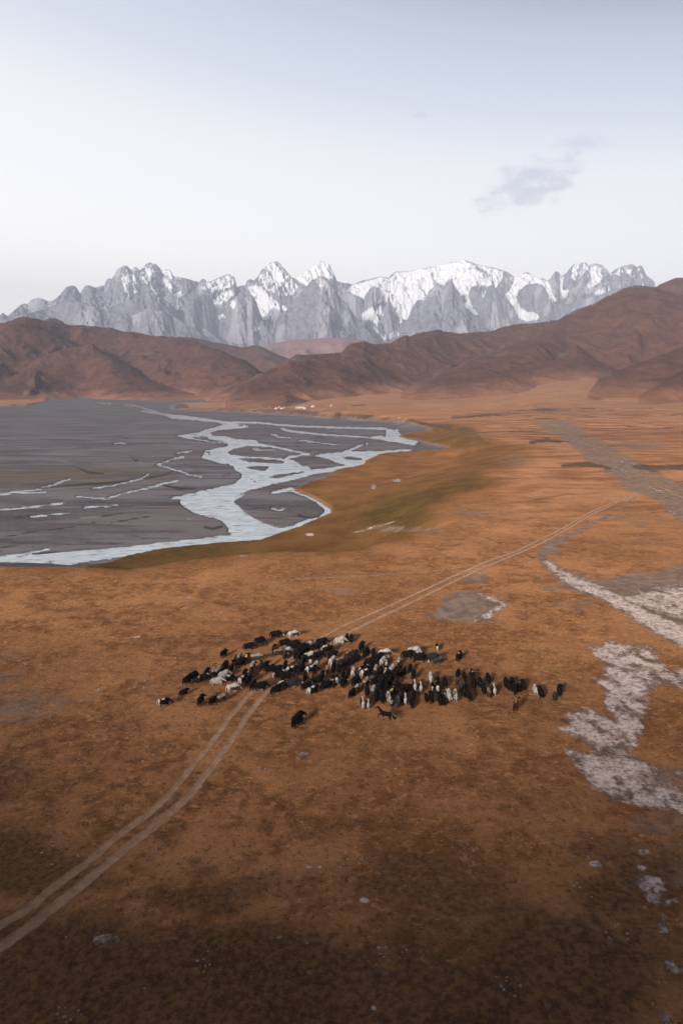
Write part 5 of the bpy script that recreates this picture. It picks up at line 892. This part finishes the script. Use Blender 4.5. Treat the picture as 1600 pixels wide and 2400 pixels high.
lathe('canopy', [(3.4, -.5), (2.6, .9), (1.2, 2.5), (.15, 3.6)], plain('faded_canvas', (.40, .31, .26)), s); box('flap', (0, -2.7, .5), (.9, .3, 1.2), wood, s)
s = empty('pen', 842, 952, R(-2), 'dark stone livestock pen on the plain above the river bend', 'pen')
stone = plain('dark_stone', (.10, .075, .065), .95, .3, 1.0)
box('wall', (0, -4, .5), (20, .8, 2.0), stone, s, bevel=.12); box('wall', (0, 6, .5), (20, .8, 1.8), stone, s, bevel=.12); box('wall', (-10.4, 1, .5), (.8, 10.8, 2.2), stone, s, bevel=.12); box('wall', (10.4, 1, .5), (.8, 10.8, 1.6), stone, s, bevel=.12)
box('shelter', (-7.6, 1.5, 1.1), (4.4, 6, 3.0), stone, s, bevel=.1)
s = empty('pole', 811.5, 950, 0, 'single dark pole left of the stone pen', 'pole'); lathe('shaft', [(.25, -.5), (.22, 4.2), (.12, 4.4)], wood, s, 8); box('crossarm', (0, 0, 3.6), (1.6, .18, .18), wood, s)
def fence(u0, v0, u1, v1, n, label):
    a_, b_ = place(u0, v0, 8), place(u1, v1, 8); o = bpy.data.objects.new('fence', None); col.objects.link(o); o.location = a_; tag(o, label, 'fence')
    ln = math.hypot(b_[0] - a_[0], b_[1] - a_[1]); rz = math.atan2(b_[1] - a_[1], b_[0] - a_[0]); dz = b_[2] - a_[2]
    for k in range(n): 
        t_ = k / (n - 1); gx, gy = a_[0] + (b_[0] - a_[0]) * t_, a_[1] + (b_[1] - a_[1]) * t_; gz = float(ground_z(np.array([gx]), np.array([gy]))[0])
        box('post', (gx - a_[0], gy - a_[1], gz - a_[2] + .6), (.28, .28, 2.0), wood, o, rz)
    for h_ in (.5, 1.2):
        r_ = box('rail', (0, 0, 0), (ln, .12, .16), wood, o, 0); r_.location = (math.cos(rz) * ln / 2, math.sin(rz) * ln / 2, dz / 2 + h_); r_.rotation_euler = (0, -math.atan2(dz, ln), rz)
fence(740, 951, 762, 951.5, 7, 'dark wooden fence running right from the tin hut')
fence(722, 955, 729, 951, 4, 'short dark fence left of the tin hut')
for u, v, r_, lb in ((331.5, 930, 3.6, 'leftmost white yurt of the far hamlet under the left hill'), (338, 930.5, 3.0, 'second white yurt from the left in the far hamlet'), (342.5, 930.5, 2.8, 'third white yurt from the left in the far hamlet'),
                     (351.5, 930, 4.0, 'large white yurt in the middle of the far hamlet'), (371.5, 930, 3.6, 'rightmost white yurt of the far hamlet under the left hill')): yurt(u, v, r_, lb, 'yurts of the far hamlet')
for u, L_, lb in ((357.5, 8, 'low grey hut right of the large yurt in the far hamlet'), (364.5, 9, 'low grey hut left of the rightmost far yurt')):
    s = empty('hut', u, 930, 0, lb, 'hut'); gable('wall', s, L_, 4, 2.0, 2.9, greytin, tin); box('door', (0, -2.05, .8), (1, .08, 1.7), glassm, s)
# loose stones on the turf
rnd = random.Random(11); SV, SF = [], []
def pebble(x, y, z, r_):
    b = len(SV); q_ = [(rnd.uniform(.7, 1.2), rnd.uniform(.6, 1.1), rnd.uniform(.35, .7)) for _ in range(1)][0]
    for k in range(6): a_ = k * math.pi / 3; j = rnd.uniform(.75, 1.15); SV.append((x + r_ * q_[0] * math.cos(a_) * j, y + r_ * q_[1] * math.sin(a_) * j, z + r_ * .1))
    for k in range(6): a_ = k * math.pi / 3 + .3; j = rnd.uniform(.5, .8); SV.append((x + r_ * q_[0] * math.cos(a_) * j, y + r_ * q_[1] * math.sin(a_) * j, z + r_ * q_[2] * rnd.uniform(.8, 1.1)))
    for k in range(6): SF.append((b + k, b + (k + 1) % 6, b + 6 + (k + 1) % 6, b + 6 + k))
    SF.append(tuple(b + 6 + k for k in range(6)))
cl = [(rnd.uniform(0, 1600), rnd.uniform(1350, 2380)) for _ in range(60)]
for cu, cv in cl:
    for _ in range(rnd.choice((1, 1, 2, 5, 9))):
        u = cu + rnd.gauss(0, 22); v = cv + rnd.gauss(0, 12)
        if v > 1345: x, y = unproj(u, v, 0); z = float(ground_z(np.array([x]), np.array([y]))[0]); pebble(float(x), float(y), z, rnd.uniform(.05, .17))
me_ = bpy.data.meshes.new('stones'); me_.from_pydata(SV, [], SF); me_.update(); tag(link('stones', me_, plain('pale_stone', (.42, .35, .31), .95, .3, 2)), kind='stuff')

# ------------------------------------------------------------------ air
hv = bpy.data.meshes.new('haze'); x0, x1, y0, y1, z0, z1 = -14000, 14000, -2500, 16500, -62, 2050
hv.from_pydata([(x, y, z) for z in (z0, z1) for y in (y0, y1) for x in (x0, x1)], [], [(0, 2, 3, 1), (4, 5, 7, 6), (0, 1, 5, 4), (2, 6, 7, 3), (0, 4, 6, 2), (1, 3, 7, 5)])
hm = bpy.data.materials.new('air'); hm.use_nodes = True; hm.node_tree.nodes.clear()
ho = hm.node_tree.nodes.new('ShaderNodeOutputMaterial'); hp = hm.node_tree.nodes.new('ShaderNodeVolumePrincipled')
hp.inputs['Color'].default_value = (.68, .765, 1.0, 1); hp.inputs['Density'].default_value = 7.5e-5; hp.inputs['Anisotropy'].default_value = -0.06
hm.node_tree.links.new(hp.outputs[0], ho.inputs['Volume'])
tag(link('haze', hv, hm), kind='stuff')
